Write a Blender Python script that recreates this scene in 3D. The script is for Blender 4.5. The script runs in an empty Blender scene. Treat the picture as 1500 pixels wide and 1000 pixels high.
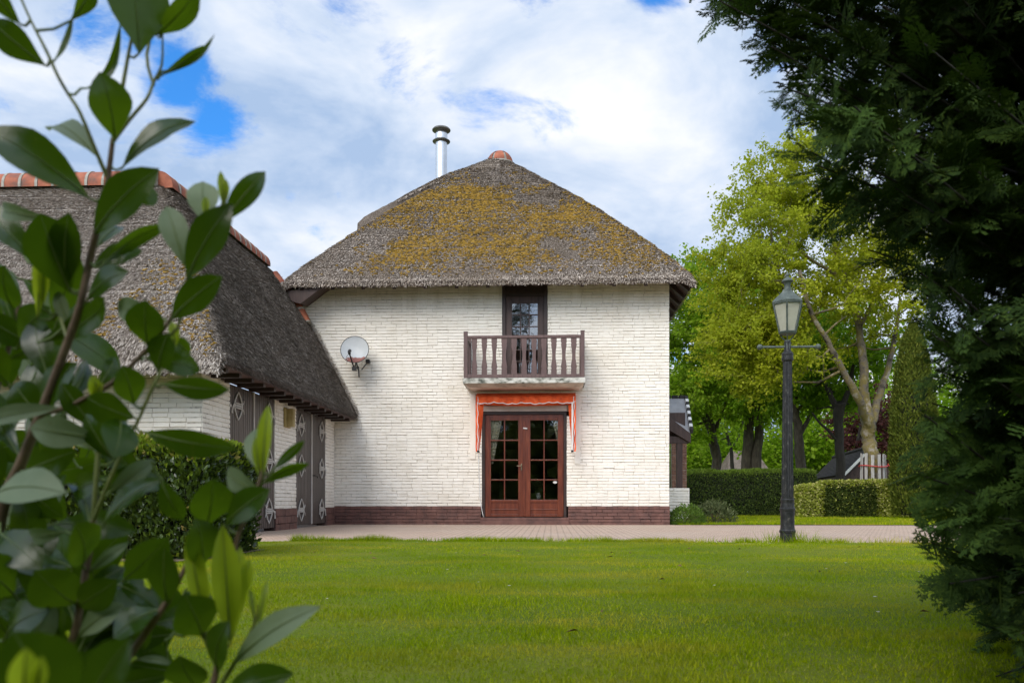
import bpy, math, random
import numpy as np
from mathutils import Vector, Matrix

S = bpy.context.scene
COL = S.collection
rng = np.random.default_rng(7)
random.seed(7)

# ------------------------------------------------------------------ camera, sky, sun, exposure
F = 1200.0                                   # focal length in photo pixels (1500 wide)
YAW = math.atan(57.0 / F)
HZ = 734.0                                   # horizon row
CH = 0.49                                    # camera height
cam_d = bpy.data.cameras.new("camera")
cam = bpy.data.objects.new("camera", cam_d)
COL.objects.link(cam)
cam.location = (0, 0, CH)
cam.rotation_euler = (math.pi / 2, 0, YAW)
cam_d.sensor_width = 36.0
cam_d.lens = 36.0 * F / 1500.0
cam_d.shift_y = (HZ - 500.0) / 1500.0
cam_d.clip_start = 0.05
cam_d.clip_end = 2000
cam_d.dof.use_dof = True
cam_d.dof.focus_distance = 16.0
cam_d.dof.aperture_fstop = 6.3
S.camera = cam
S.render.resolution_x, S.render.resolution_y = 1024, 682

FW = np.array([-math.sin(YAW), math.cos(YAW), 0.0])
RT = np.array([math.cos(YAW), math.sin(YAW), 0.0])
UP = np.array([0, 0, 1.0])
C0 = np.array([0, 0, CH])


def ray(u, v):
    return FW + RT * ((u - 750.0) / F) + UP * ((HZ - v) / F)


def PD(u, v, d):                              # photo pixel at camera depth d
    return C0 + ray(u, v) * d


def PY(u, v, y):                              # photo pixel on the plane Y = y
    r = ray(u, v)
    return C0 + r * (y / r[1])


SUN_EL, SUN_AZ = math.radians(41), math.atan2(-0.42, -0.85)
S.view_settings.view_transform = 'Standard'
S.view_settings.look = 'None'
S.view_settings.exposure = 0.72
S.view_settings.gamma = 1.0
S.view_settings.use_curve_mapping = False

W = bpy.data.worlds.new("World")
S.world = W
W.use_nodes = True
wt = W.node_tree
for n in list(wt.nodes):
    wt.nodes.remove(n)


def wn(t, **kw):
    n = wt.nodes.new(t)
    for k, v in kw.items():
        setattr(n, k, v)
    return n


def wmath(op, a, b=None, c=None, clamp=False):
    n = wn('ShaderNodeMath', operation=op, use_clamp=clamp)
    for i, x in enumerate((a, b, c)):
        if x is None:
            continue
        if isinstance(x, (int, float)):
            n.inputs[i].default_value = x
        else:
            wt.links.new(x, n.inputs[i])
    return n.outputs[0]


wout = wn('ShaderNodeOutputWorld')
wbg = wn('ShaderNodeBackground')
wbg.inputs['Strength'].default_value = 0.1
wt.links.new(wbg.outputs[0], wout.inputs[0])
sky = wn('ShaderNodeTexSky', sky_type='NISHITA')
sky.sun_disc = False
sky.sun_elevation = SUN_EL
sky.sun_rotation = SUN_AZ
sky.ozone_density = 3.0
tc = wn('ShaderNodeTexCoord')
D = tc.outputs['Generated']
# perspective cloud plane: direction / (z + k)
sep = wn('ShaderNodeSeparateXYZ')
wt.links.new(D, sep.inputs[0])
zz = wmath('ADD', wmath('MAXIMUM', sep.outputs[2], 0.0), 0.35)
cmb = wn('ShaderNodeCombineXYZ')
wt.links.new(wmath('DIVIDE', sep.outputs[0], zz), cmb.inputs[0])
wt.links.new(wmath('DIVIDE', sep.outputs[1], zz), cmb.inputs[1])
wt.links.new(wmath('MULTIPLY', sep.outputs[2], 1.2), cmb.inputs[2])


def wnoise(scale, detail, rough, vec, dist=0.0):
    n = wn('ShaderNodeTexNoise')
    n.inputs['Scale'].default_value = scale
    n.inputs['Detail'].default_value = detail
    n.inputs['Roughness'].default_value = rough
    n.inputs['Distortion'].default_value = dist
    wt.links.new(vec, n.inputs['Vector'])
    return n.outputs[0]


n_gap = wnoise(5.5, 8, 0.62, cmb.outputs[0], 0.3)
n_lit = wnoise(2.6, 6, 0.55, cmb.outputs[0], 0.4)
n_fin = wnoise(9.0, 7, 0.6, cmb.outputs[0], 0.2)
gap = None
for (gu, gv, gr, gs) in [(135, 25, 85, 1.0), (190, 55, 75, 0.9), (262, 110, 80, 1.05), (310, 172, 62, 1.0), (345, 190, 40, .35),
                         (575, 125, 60, 0.5), (630, 158, 75, 0.66), (690, 175, 75, 0.66), (740, 180, 50, .4), (790, 0, 55, 0.75), (955, -8, 50, 0.75),
                         (1250, -250, 260, 1.0), (-300, 60, 200, 1.0), (450, -300, 260, 1.0)]:
    g = ray(gu, gv)
    g = g / np.linalg.norm(g)
    vd = wn('ShaderNodeVectorMath', operation='DISTANCE')
    wt.links.new(D, vd.inputs[0])
    vd.inputs[1].default_value = tuple(g)
    rr = gr / F / np.linalg.norm(ray(gu, gv)) * 1.5
    mr = wn('ShaderNodeMapRange', interpolation_type='SMOOTHSTEP')
    mr.inputs[1].default_value = 0.0
    mr.inputs[2].default_value = rr
    mr.inputs[3].default_value = gs
    mr.inputs[4].default_value = 0.0
    wt.links.new(vd.outputs['Value'], mr.inputs[0])
    gap = mr.outputs[0] if gap is None else wmath('MAXIMUM', gap, mr.outputs[0])
# blue where gap + noise passes a threshold
gsum = wmath('ADD', gap, wmath('MULTIPLY', wmath('SUBTRACT', n_gap, 0.5), 3.2))
mr = wn('ShaderNodeMapRange', interpolation_type='SMOOTHSTEP')
mr.inputs[1].default_value = 0.32
mr.inputs[2].default_value = 1.05
wt.links.new(gsum, mr.inputs[0])
blue = mr.outputs[0]
cr = wn('ShaderNodeValToRGB')
cr.color_ramp.elements[0].position = 0.40
cr.color_ramp.elements[0].color = (2.6, 3.5, 5.0, 1)
cr.color_ramp.elements[1].position = 0.63
cr.color_ramp.elements[1].color = (6.2, 6.3, 6.5, 1)
e = cr.color_ramp.elements.new(0.51)
e.color = (4.2, 4.85, 5.9, 1)
lit = wmath('ADD', wmath('MULTIPLY', n_lit, 0.84), wmath('MULTIPLY', n_fin, 0.16))
wt.links.new(lit, cr.inputs[0])
skm = wn('ShaderNodeMix', data_type='RGBA', blend_type='MULTIPLY')
skm.inputs[0].default_value = 1.0
skm.inputs[7].default_value = (0.36, 1.05, 1.65, 1)
wt.links.new(sky.outputs[0], skm.inputs[6])
mx = wn('ShaderNodeMix', data_type='RGBA')
wt.links.new(blue, mx.inputs[0])
wt.links.new(cr.outputs[0], mx.inputs[6])
wt.links.new(skm.outputs[2], mx.inputs[7])
# the cloud deck glows round the hidden sun (behind the viewer)
sd_n = wn('ShaderNodeVectorMath', operation='DISTANCE')
wt.links.new(D, sd_n.inputs[0])
sd_n.inputs[1].default_value = (math.sin(SUN_AZ) * math.cos(SUN_EL), math.cos(SUN_AZ) * math.cos(SUN_EL), math.sin(SUN_EL))
gm = wn('ShaderNodeMapRange', interpolation_type='SMOOTHSTEP')
gm.inputs[1].default_value, gm.inputs[2].default_value, gm.inputs[3].default_value, gm.inputs[4].default_value = 0.1, 1.25, 2.8, 1.0
wt.links.new(sd_n.outputs['Value'], gm.inputs[0])
gx_n = wn('ShaderNodeVectorMath', operation='SCALE')
wt.links.new(mx.outputs[2], gx_n.inputs[0])
wt.links.new(gm.outputs[0], gx_n.inputs['Scale'])
wt.links.new(gx_n.outputs[0], wbg.inputs['Color'])

sun_d = bpy.data.lights.new("sun", 'SUN')
sun_d.energy = 1.5
sun_d.angle = math.radians(38)
sun_d.color = (1.0, 0.91, 0.78)
sun = bpy.data.objects.new("sun", sun_d)
COL.objects.link(sun)
sv = Vector((math.sin(SUN_AZ) * math.cos(SUN_EL), math.cos(SUN_AZ) * math.cos(SUN_EL), math.sin(SUN_EL)))
sun.rotation_euler = sv.to_track_quat('Z', 'Y').to_euler()
sun.location = (-10, -10, 20)

# ------------------------------------------------------------------ helpers
WL = {}                                       # object name -> world location of its root


def link(o, parent, loc):
    COL.objects.link(o)
    if parent is not None:
        o.parent = parent
        WL[o.name] = WL[parent.name]
    else:
        o.location = loc
        WL[o.name] = np.array(loc, float)


def tag(o, label=None, cat=None, group=None, kind=None):
    if label:
        o['label'] = label
    if cat:
        o['category'] = cat
    if group:
        o['group'] = group
    if kind:
        o['kind'] = kind
    return o


def thing(name, loc, label, cat, group=None):
    o = bpy.data.objects.new(name, None)
    o.empty_display_size = 0.2
    link(o, None, loc)
    return tag(o, label, cat, group)


def npmesh(name, V, faces, mats, mi=None, parent=None, loc=(0, 0, 0), smooth=False):
    """V (n,3) world coords; faces: list of int arrays (m,k); mi: list of material-index arrays or ints per faces entry."""
    V = np.asarray(V, np.float32)
    base = WL[parent.name] if parent is not None else np.array(loc, float)
    V = V - base.astype(np.float32)
    me = bpy.data.meshes.new(name)
    faces = [np.asarray(f, np.int32) for f in faces if len(f)]
    nl = sum(f.size for f in faces)
    npoly = sum(len(f) for f in faces)
    me.vertices.add(len(V))
    me.vertices.foreach_set('co', V.ravel())
    me.loops.add(nl)
    me.loops.foreach_set('vertex_index', np.concatenate([f.ravel() for f in faces]))
    me.polygons.add(npoly)
    st, o = [], 0
    for f in faces:
        k = f.shape[1]
        st.append(o + np.arange(len(f), dtype=np.int32) * k)
        o += f.size
    me.polygons.foreach_set('loop_start', np.concatenate(st).astype(np.int32))
    if mi is not None:
        mm = np.concatenate([np.full(len(f), m, np.int32) if np.isscalar(m) else np.asarray(m, np.int32) for f, m in zip(faces, mi)])
        me.polygons.foreach_set('material_index', mm)
    if smooth:
        me.polygons.foreach_set('use_smooth', np.ones(npoly, bool))
    for m in (mats if isinstance(mats, (list, tuple)) else [mats]):
        me.materials.append(m)
    me.update(calc_edges=True)
    me.validate()
    ob = bpy.data.objects.new(name, me)
    link(ob, parent, loc)
    return ob


class MB:
    def __init__(s):
        s.v, s.f, s.m = [], [], []

    def face(s, pts, m=0):
        b = len(s.v)
        s.v += [tuple(p) for p in pts]
        s.f.append(tuple(range(b, b + len(pts))))
        s.m.append(m)

    def box(s, x0, x1, y0, y1, z0, z1, m=0):
        b = len(s.v)
        s.v += [(x, y, z) for z in (z0, z1) for y in (y0, y1) for x in (x0, x1)]
        for q in ((0, 2, 3, 1), (4, 5, 7, 6), (0, 1, 5, 4), (2, 6, 7, 3), (0, 4, 6, 2), (1, 3, 7, 5)):
            s.f.append(tuple(b + i for i in q))
            s.m.append(m)

    def obox(s, c, ax, ay, az, m=0):           # oriented box: centre + three half-axis vectors
        c, ax, ay, az = (np.array(t, float) for t in (c, ax, ay, az))
        b = len(s.v)
        s.v += [tuple(c + i * ax + j * ay + k * az) for k in (-1, 1) for j in (-1, 1) for i in (-1, 1)]
        for q in ((0, 2, 3, 1), (4, 5, 7, 6), (0, 1, 5, 4), (2, 6, 7, 3), (0, 4, 6, 2), (1, 3, 7, 5)):
            s.f.append(tuple(b + i for i in q))
            s.m.append(m)

    def prism(s, poly, d, m=0):                # polygon (3d points) pushed along vector d
        d = np.array(d, float)
        n = len(poly)
        b = len(s.v)
        s.v += [tuple(p) for p in poly] + [tuple(np.array(p) + d) for p in poly]
        s.f += [tuple(range(b, b + n)), tuple(range(b + 2 * n - 1, b + n - 1, -1))]
        s.m += [m, m]
        for i in range(n):
            j = (i + 1) % n
            s.f.append((b + i, b + n + i, b + n + j, b + j))
            s.m.append(m)

    def tube(s, pts, rad, n=8, m=0, cap=True):
        pts = [np.array(p, float) for p in pts]
        if np.isscalar(rad):
            rad = [rad] * len(pts)
        b = len(s.v)
        t = pts[1] - pts[0]
        t /= np.linalg.norm(t) + 1e-9
        a = np.cross(t, [0, 0, 1.0])
        if np.linalg.norm(a) < 0.1:
            a = np.cross(t, [0, 1.0, 0])
        a /= np.linalg.norm(a)
        for i, p in enumerate(pts):
            t = pts[min(i + 1, len(pts) - 1)] - pts[max(i - 1, 0)]
            t /= np.linalg.norm(t) + 1e-9
            a = a - t * np.dot(a, t)
            a /= np.linalg.norm(a) + 1e-9
            c = np.cross(t, a)
            for k in range(n):
                w = 2 * math.pi * k / n
                s.v.append(tuple(p + rad[i] * (math.cos(w) * a + math.sin(w) * c)))
        for i in range(len(pts) - 1):
            for k in range(n):
                k2 = (k + 1) % n
                s.f.append((b + i * n + k, b + i * n + k2, b + (i + 1) * n + k2, b + (i + 1) * n + k))
                s.m.append(m)
        if cap:
            s.f.append(tuple(b + k for k in range(n - 1, -1, -1)))
            s.f.append(tuple(b + (len(pts) - 1) * n + k for k in range(n)))
            s.m += [m, m]

    def lathe(s, c, prof, n=24, m=0, ph=0.0, axis='z', flute=None):
        b = len(s.v)
        for i, (r, z) in enumerate(prof):
            for k in range(n):
                w = 2 * math.pi * k / n + ph
                q = r * (1 - (flute[i] if flute else 0) * (k % 2))
                if axis == 'z':
                    s.v.append((c[0] + q * math.cos(w), c[1] + q * math.sin(w), c[2] + z))
                else:
                    s.v.append((c[0] + z, c[1] + q * math.cos(w), c[2] + q * math.sin(w)))
        for i in range(len(prof) - 1):
            for k in range(n):
                k2 = (k + 1) % n
                s.f.append((b + i * n + k, b + i * n + k2, b + (i + 1) * n + k2, b + (i + 1) * n + k))
                s.m.append(m)
        s.f.append(tuple(b + k for k in range(n - 1, -1, -1)))
        s.f.append(tuple(b + (len(prof) - 1) * n + k for k in range(n)))
        s.m += [m, m]

    def build(s, name, mats, parent=None, loc=(0, 0, 0), smooth=False, bevel=0.0, seg=2, auto=None):
        base = WL[parent.name] if parent is not None else np.array(loc, float)
        me = bpy.data.meshes.new(name)
        me.from_pydata([(x - base[0], y - base[1], z - base[2]) for x, y, z in s.v], [], s.f)
        for q in (mats if isinstance(mats, (list, tuple)) else [mats]):
            me.materials.append(q)
        me.polygons.foreach_set('material_index', s.m)
        if smooth:
            me.polygons.foreach_set('use_smooth', [True] * len(s.f))
        me.update()
        o = bpy.data.objects.new(name, me)
        link(o, parent, loc)
        if auto:
            me.set_sharp_from_angle(angle=math.radians(auto))
        if bevel:
            md = o.modifiers.new("bevel", 'BEVEL')
            md.width = bevel
            md.segments = seg
            md.limit_method = 'ANGLE'
            md.angle_limit = math.radians(40)
        return o


def hash2(ix, iy, seed):
    h = (ix.astype(np.int64) * 374761393 + iy.astype(np.int64) * 668265263 + seed * 1274126177) & 0x7fffffff
    h = ((h ^ (h >> 13)) * 1274126177) & 0x7fffffff
    h = h ^ (h >> 16)
    return (h % 100003) / 100003.0


def vnoise(x, y, seed=0, octv=3):
    x, y = np.asarray(x, float), np.asarray(y, float)
    out, amp, tot = 0, 1.0, 0
    for o in range(octv):
        ix, iy = np.floor(x), np.floor(y)
        fx, fy = x - ix, y - iy
        fx, fy = fx * fx * (3 - 2 * fx), fy * fy * (3 - 2 * fy)
        a = hash2(ix, iy, seed + o)
        b = hash2(ix + 1, iy, seed + o)
        c = hash2(ix, iy + 1, seed + o)
        d = hash2(ix + 1, iy + 1, seed + o)
        out = out + amp * ((a * (1 - fx) + b * fx) * (1 - fy) + (c * (1 - fx) + d * fx) * fy)
        tot += amp
        amp *= 0.5
        x, y = x * 2.03, y * 2.03
    return out / tot


# ------------------------------------------------------------------ materials
class NT:
    def __init__(s, name):
        s.m = bpy.data.materials.new(name)
        s.m.use_nodes = True
        s.t = s.m.node_tree
        s.b = s.t.nodes['Principled BSDF']
        s.out = s.t.nodes['Material Output']

    def n(s, t, **kw):
        q = s.t.nodes.new(t)
        for k, v in kw.items():
            setattr(q, k, v)
        return q

    def l(s, a, b):
        s.t.links.new(a, b)

    def coord(s, which='Object'):
        return s.n('ShaderNodeTexCoord').outputs[which]

    def mapped(s, scale=(1, 1, 1), which='Object'):
        mp = s.n('ShaderNodeMapping')
        mp.inputs['Scale'].default_value = scale
        s.l(s.coord(which), mp.inputs[0])
        return mp.outputs[0]

    def noise(s, scale, detail=4, rough=0.6, vec=None, dist=0):
        q = s.n('ShaderNodeTexNoise')
        q.inputs['Scale'].default_value = scale
        q.inputs['Detail'].default_value = detail
        q.inputs['Roughness'].default_value = rough
        q.inputs['Distortion'].default_value = dist
        s.l(vec if vec is not None else s.coord(), q.inputs['Vector'])
        return q.outputs[0]

    def ramp(s, fac, stops):
        q = s.n('ShaderNodeValToRGB')
        els = q.color_ramp.elements
        while len(els) < len(stops):
            els.new(0.5)
        for e, (p, c) in zip(els, stops):
            e.position = p
            e.color = (*c, 1)
        s.l(fac, q.inputs[0])
        return q.outputs[0]

    def mix(s, fac, a, b, mode='MIX'):
        q = s.n('ShaderNodeMix', data_type='RGBA', blend_type=mode)
        for i, x in ((0, fac), (6, a), (7, b)):
            if isinstance(x, (int, float)):
                q.inputs[i].default_value = x
            elif isinstance(x, tuple):
                q.inputs[i].default_value = (*x, 1)
            else:
                s.l(x, q.inputs[i])
        return q.outputs[2]

    def math(s, op, a, b=0.0, clamp=False):
        q = s.n('ShaderNodeMath', operation=op, use_clamp=clamp)
        for i, x in enumerate((a, b)):
            if isinstance(x, (int, float)):
                q.inputs[i].default_value = x
            else:
                s.l(x, q.inputs[i])
        return q.outputs[0]

    def bump(s, h, strength=0.3, dist=0.01):
        q = s.n('ShaderNodeBump')
        q.inputs['Strength'].default_value = strength
        q.inputs['Distance'].default_value = dist
        s.l(h, q.inputs['Height'])
        s.l(q.outputs[0], s.b.inputs['Normal'])

    def island(s):
        return s.n('ShaderNodeNewGeometry').outputs['Random Per Island']

    def set(s, col=None, rough=None, metal=None, spec=None):
        if col is not None:
            if isinstance(col, tuple):
                s.b.inputs['Base Color'].default_value = (*col, 1)
            else:
                s.l(col, s.b.inputs['Base Color'])
        if rough is not None:
            if isinstance(rough, (int, float)):
                s.b.inputs['Roughness'].default_value = rough
            else:
                s.l(rough, s.b.inputs['Roughness'])
        if metal is not None:
            s.b.inputs['Metallic'].default_value = metal
        if spec is not None:
            s.b.inputs['Specular IOR Level'].default_value = spec
        return s


def mat(name, stops, scale=6, detail=5, rough=0.7, metal=0.0, bump=0.0, bscale=40, stretch=(1, 1, 1), spec=0.4, bdist=0.01):
    q = NT(name)
    v = q.mapped(stretch)
    q.set(q.ramp(q.noise(scale, detail, 0.6, v), stops), rough, metal, spec)
    if bump:
        q.bump(q.noise(bscale, 5, 0.6, v), bump, bdist)
    return q.m


def leafmat(name, stops, trans=0.35, tcol=(0.2, 0.3, 0.03), rough=0.55, spec=0.12, patch=None):
    """colour varies from leaf to leaf; light shines through."""
    q = NT(name)
    c = q.ramp(q.island(), stops)
    if patch:
        c = q.mix(q.ramp(q.noise(patch[0], 3), [(0.38, (0, 0, 0)), (0.66, (1, 1, 1))]), c, q.mix(0.6, c, patch[1]))
    q.set(c, rough, 0, spec)
    tr = q.n('ShaderNodeBsdfTranslucent')
    q.l(q.mix(0.65, c, tcol), tr.inputs['Color'])
    ms = q.n('ShaderNodeMixShader')
    ms.inputs[0].default_value = trans
    q.l(q.b.outputs[0], ms.inputs[1])
    q.l(tr.outputs[0], ms.inputs[2])
    q.l(ms.outputs[0], q.out.inputs['Surface'])
    return q.m


def glassmat(name, tint=(0.92, 0.94, 0.93), base=0.06, rough=0.01):
    q = NT(name)
    tr = q.n('ShaderNodeBsdfTransparent')
    tr.inputs[0].default_value = (*tint, 1)
    gl = q.n('ShaderNodeBsdfGlossy')
    gl.inputs['Roughness'].default_value = rough
    wob = q.n('ShaderNodeBump')
    wob.inputs['Strength'].default_value = 0.06
    wob.inputs['Distance'].default_value = 0.02
    q.l(q.noise(5, 2), wob.inputs['Height'])
    q.l(wob.outputs[0], gl.inputs['Normal'])
    fr = q.n('ShaderNodeFresnel')
    fr.inputs[0].default_value = 1.52
    ms = q.n('ShaderNodeMixShader')
    q.l(q.math('ADD', q.math('MULTIPLY', fr.outputs[0], 1.6), base, True), ms.inputs[0])
    q.l(tr.outputs[0], ms.inputs[1])
    q.l(gl.outputs[0], ms.inputs[2])
    q.l(ms.outputs[0], q.out.inputs['Surface'])
    return q.m


def whitewash(name):
    q = NT(name)
    v = q.coord()
    c = q.ramp(q.noise(1.3, 6, 0.65, v), [(0.3, (0.78, 0.72, 0.62)), (0.55, (0.87, 0.82, 0.735)), (0.75, (0.90, 0.865, 0.79))])
    # dirt streaks: long vertical noise
    st = q.ramp(q.noise(3.0, 5, 0.6, q.mapped((1.2, 1.2, 0.12))), [(0.52, (0, 0, 0)), (0.72, (1, 1, 1))])
    c = q.mix(q.math('MULTIPLY', st, 0.18), c, (0.52, 0.47, 0.36))
    c = q.mix(q.math('MULTIPLY', q.island(), 0.15), c, (0.64, 0.60, 0.52))
    # algae and drip streaks high on the wall, with some eave shade painted in
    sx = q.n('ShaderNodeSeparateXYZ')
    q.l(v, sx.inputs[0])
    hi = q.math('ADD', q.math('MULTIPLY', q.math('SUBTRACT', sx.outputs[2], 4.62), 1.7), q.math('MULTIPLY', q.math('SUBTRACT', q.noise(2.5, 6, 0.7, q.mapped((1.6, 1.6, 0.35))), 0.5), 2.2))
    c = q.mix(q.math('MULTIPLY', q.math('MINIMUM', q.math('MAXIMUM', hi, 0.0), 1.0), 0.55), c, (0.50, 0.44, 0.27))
    lo = q.math('ADD', q.math('MULTIPLY', q.math('SUBTRACT', 0.75, sx.outputs[2]), 1.6), q.math('MULTIPLY', q.math('SUBTRACT', q.noise(4, 6, 0.7, v), 0.5), 2.0))
    c = q.mix(q.math('MULTIPLY', q.math('MINIMUM', q.math('MAXIMUM', lo, 0.0), 1.0), 0.32), c, (0.50, 0.43, 0.34))
    sp = q.ramp(q.noise(70, 3, 0.7, v), [(0.66, (0, 0, 0)), (0.74, (1, 1, 1))])
    c = q.mix(q.math('MULTIPLY', sp, 0.45), c, (0.36, 0.31, 0.25))
    q.set(c, 0.75, 0, 0.3)
    q.bump(q.noise(45, 6, 0.7, v), 0.55, 0.006)
    return q.m


M = {}
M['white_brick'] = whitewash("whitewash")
M['joint'] = mat("painted joint", [(0.35, (0.27, 0.24, 0.20)), (0.62, (0.62, 0.57, 0.50))], 18, 5, 0.9)
M['plinth'] = mat("plinth brick", [(0.3, (0.085, 0.045, 0.038)), (0.55, (0.15, 0.07, 0.055)), (0.75, (0.19, 0.095, 0.075))], 5, 6, 0.7, bump=0.5, bscale=50)
M['plinth_joint'] = mat("plinth joint", [(0.4, (0.05, 0.03, 0.025)), (0.6, (0.12, 0.07, 0.06))], 20, 4, 0.9)
M['plain_wall'] = mat("plain wall", [(0.3, (0.6, 0.56, 0.48)), (0.7, (0.75, 0.71, 0.64))], 2, 5, 0.8)
M['red_brick'] = mat("red brick", [(0.35, (0.22, 0.10, 0.07)), (0.65, (0.36, 0.19, 0.13))], 14, 3, 0.85, bump=0.5)
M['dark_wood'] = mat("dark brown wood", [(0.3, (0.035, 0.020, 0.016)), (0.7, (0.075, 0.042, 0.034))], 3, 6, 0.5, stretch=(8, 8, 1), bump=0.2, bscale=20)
M['rail_wood'] = mat("railing wood", [(0.3, (0.085, 0.052, 0.048)), (0.55, (0.125, 0.075, 0.068)), (0.8, (0.17, 0.11, 0.10))], 3, 6, 0.55, stretch=(6, 6, 1), bump=0.25, bscale=15)
M['mahogany'] = mat("mahogany", [(0.3, (0.075, 0.017, 0.009)), (0.55, (0.14, 0.032, 0.014)), (0.75, (0.21, 0.06, 0.026))], 2.2, 7, 0.32, stretch=(9, 9, 0.9), bump=0.12, bscale=12, spec=0.5)
M['frame_dark'] = mat("frame dark", [(0.3, (0.022, 0.014, 0.012)), (0.7, (0.05, 0.03, 0.025))], 4, 5, 0.45)
M['door_wood'] = mat("barn door boards", [(0.3, (0.050, 0.038, 0.032)), (0.6, (0.082, 0.063, 0.053)), (0.8, (0.115, 0.09, 0.078))], 2.5, 6, 0.42, stretch=(6, 6, 0.5), bump=0.25, bscale=18)
M['hinge'] = mat("hinge paint", [(0.3, (0.38, 0.355, 0.32)), (0.7, (0.54, 0.51, 0.47))], 12, 4, 0.6)
M['cream_strip'] = mat("cream strip", [(0.3, (0.5, 0.44, 0.4)), (0.7, (0.62, 0.58, 0.53))], 5, 4, 0.6)
M['lamp_box'] = mat("ochre box", [(0.3, (0.30, 0.22, 0.07)), (0.7, (0.46, 0.36, 0.16))], 8, 4, 0.6)
M['tile'] = mat("terracotta", [(0.30, (0.11, 0.07, 0.055)), (0.50, (0.29, 0.085, 0.045)), (0.7, (0.42, 0.14, 0.07))], 4.5, 7, 0.75, bump=0.4, bscale=30)
M['mortar'] = mat("mortar", [(0.3, (0.22, 0.20, 0.17)), (0.7, (0.42, 0.39, 0.34))], 16, 5, 0.9, bump=0.5)
M['steel'] = mat("stainless steel", [(0.3, (0.60, 0.62, 0.64)), (0.7, (0.74, 0.75, 0.76))], 3, 4, 0.3, metal=0.85)
M['steel_dark'] = mat("sooty steel", [(0.3, (0.10, 0.095, 0.09)), (0.7, (0.25, 0.24, 0.22))], 9, 5, 0.5, metal=0.6)
M['concrete'] = mat("balcony concrete", [(0.3, (0.33, 0.27, 0.22)), (0.5, (0.58, 0.47, 0.39)), (0.75, (0.68, 0.57, 0.48))], 3.5, 7, 0.85, bump=0.4)
M['slab_edge'] = mat("weathered slab edge", [(0.36, (0.07, 0.075, 0.06)), (0.47, (0.34, 0.33, 0.28)), (0.62, (0.60, 0.58, 0.52))], 7, 8, 0.85, bump=0.5, stretch=(1, 1, 2))
M['panel_grey'] = mat("olive panel", [(0.3, (0.17, 0.14, 0.10)), (0.7, (0.28, 0.23, 0.17))], 5, 5, 0.8)
M['orange'] = mat("orange canvas", [(0.3, (0.55, 0.07, 0.02)), (0.5, (0.84, 0.11, 0.02)), (0.7, (0.92, 0.19, 0.06))], 7, 7, 0.8, bump=0.2, bscale=200)
M['white_paint'] = mat("white paint", [(0.3, (0.62, 0.60, 0.57)), (0.7, (0.78, 0.77, 0.74))], 7, 4, 0.5)
M['black_plastic'] = mat("black plastic", [(0.3, (0.012, 0.012, 0.012)), (0.7, (0.03, 0.028, 0.026))], 10, 3, 0.45)
M['brass'] = mat("brass", [(0.3, (0.14, 0.11, 0.07)), (0.7, (0.30, 0.25, 0.17))], 30, 3, 0.45, metal=0.7)
M['glass'] = glassmat("window glass", base=0.10)
q = NT("milky lantern glass")
q.set(q.ramp(q.noise(14, 5), [(0.3, (0.62, 0.60, 0.50)), (0.7, (0.78, 0.77, 0.68))]), 0.25, 0, 0.5)
tr = q.n('ShaderNodeBsdfTransparent')
tl = q.n('ShaderNodeBsdfTranslucent')
tl.inputs[0].default_value = (0.8, 0.78, 0.66, 1)
m1, m2 = q.n('ShaderNodeMixShader'), q.n('ShaderNodeMixShader')
m1.inputs[0].default_value = 0.5
m2.inputs[0].default_value = 0.38
q.l(q.b.outputs[0], m1.inputs[1])
q.l(tl.outputs[0], m1.inputs[2])
q.l(m1.outputs[0], m2.inputs[1])
q.l(tr.outputs[0], m2.inputs[2])
q.l(m2.outputs[0], q.out.inputs['Surface'])
M['lamp_glass'] = q.m
M['iron'] = mat("black cast iron", [(0.40, (0.008, 0.008, 0.008)), (0.60, (0.022, 0.021, 0.02)), (0.74, (0.13, 0.12, 0.105))], 30, 7, 0.45, bump=0.5, bscale=60, stretch=(1, 1, 0.5))
M['verdigris'] = mat("weathered green iron", [(0.3, (0.04, 0.05, 0.042)), (0.6, (0.095, 0.115, 0.10)), (0.8, (0.20, 0.21, 0.18))], 12, 6, 0.6, bump=0.3)
M['curtain'] = mat("curtain cloth", [(0.3, (0.80, 0.72, 0.56)), (0.7, (0.90, 0.84, 0.70))], 6, 3, 0.9)
M['room'] = mat("room plaster", [(0.3, (0.20, 0.16, 0.12)), (0.7, (0.28, 0.23, 0.18))], 3, 3, 0.9)
M['room_floor'] = mat("room floor", [(0.3, (0.10, 0.06, 0.035)), (0.7, (0.17, 0.11, 0.07))], 3, 4, 0.5, stretch=(6, 1, 1))
M['slate'] = mat("grey roof sheet", [(0.3, (0.25, 0.24, 0.245)), (0.7, (0.34, 0.33, 0.33))], 4, 5, 0.6)
M['barn_tile'] = mat("dark barn tiles", [(0.3, (0.022, 0.020, 0.020)), (0.7, (0.055, 0.05, 0.048))], 7, 5, 0.9, spec=0.1)
M['barn_brick'] = mat("dark barn brick", [(0.3, (0.035, 0.022, 0.020)), (0.7, (0.08, 0.05, 0.045))], 9, 5, 0.8)
M['grey_slat'] = mat("silvered slats", [(0.3, (0.30, 0.28, 0.26)), (0.7, (0.52, 0.50, 0.48))], 6, 5, 0.8, stretch=(6, 6, 1))
M['red_tape'] = mat("red tape", [(0.3, (0.5, 0.03, 0.03)), (0.7, (0.62, 0.06, 0.06))], 10, 3, 0.5)
M['orange_brick'] = mat("orange brick", [(0.3, (0.32, 0.10, 0.05)), (0.7, (0.45, 0.17, 0.09))], 9, 4, 0.8)


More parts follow.
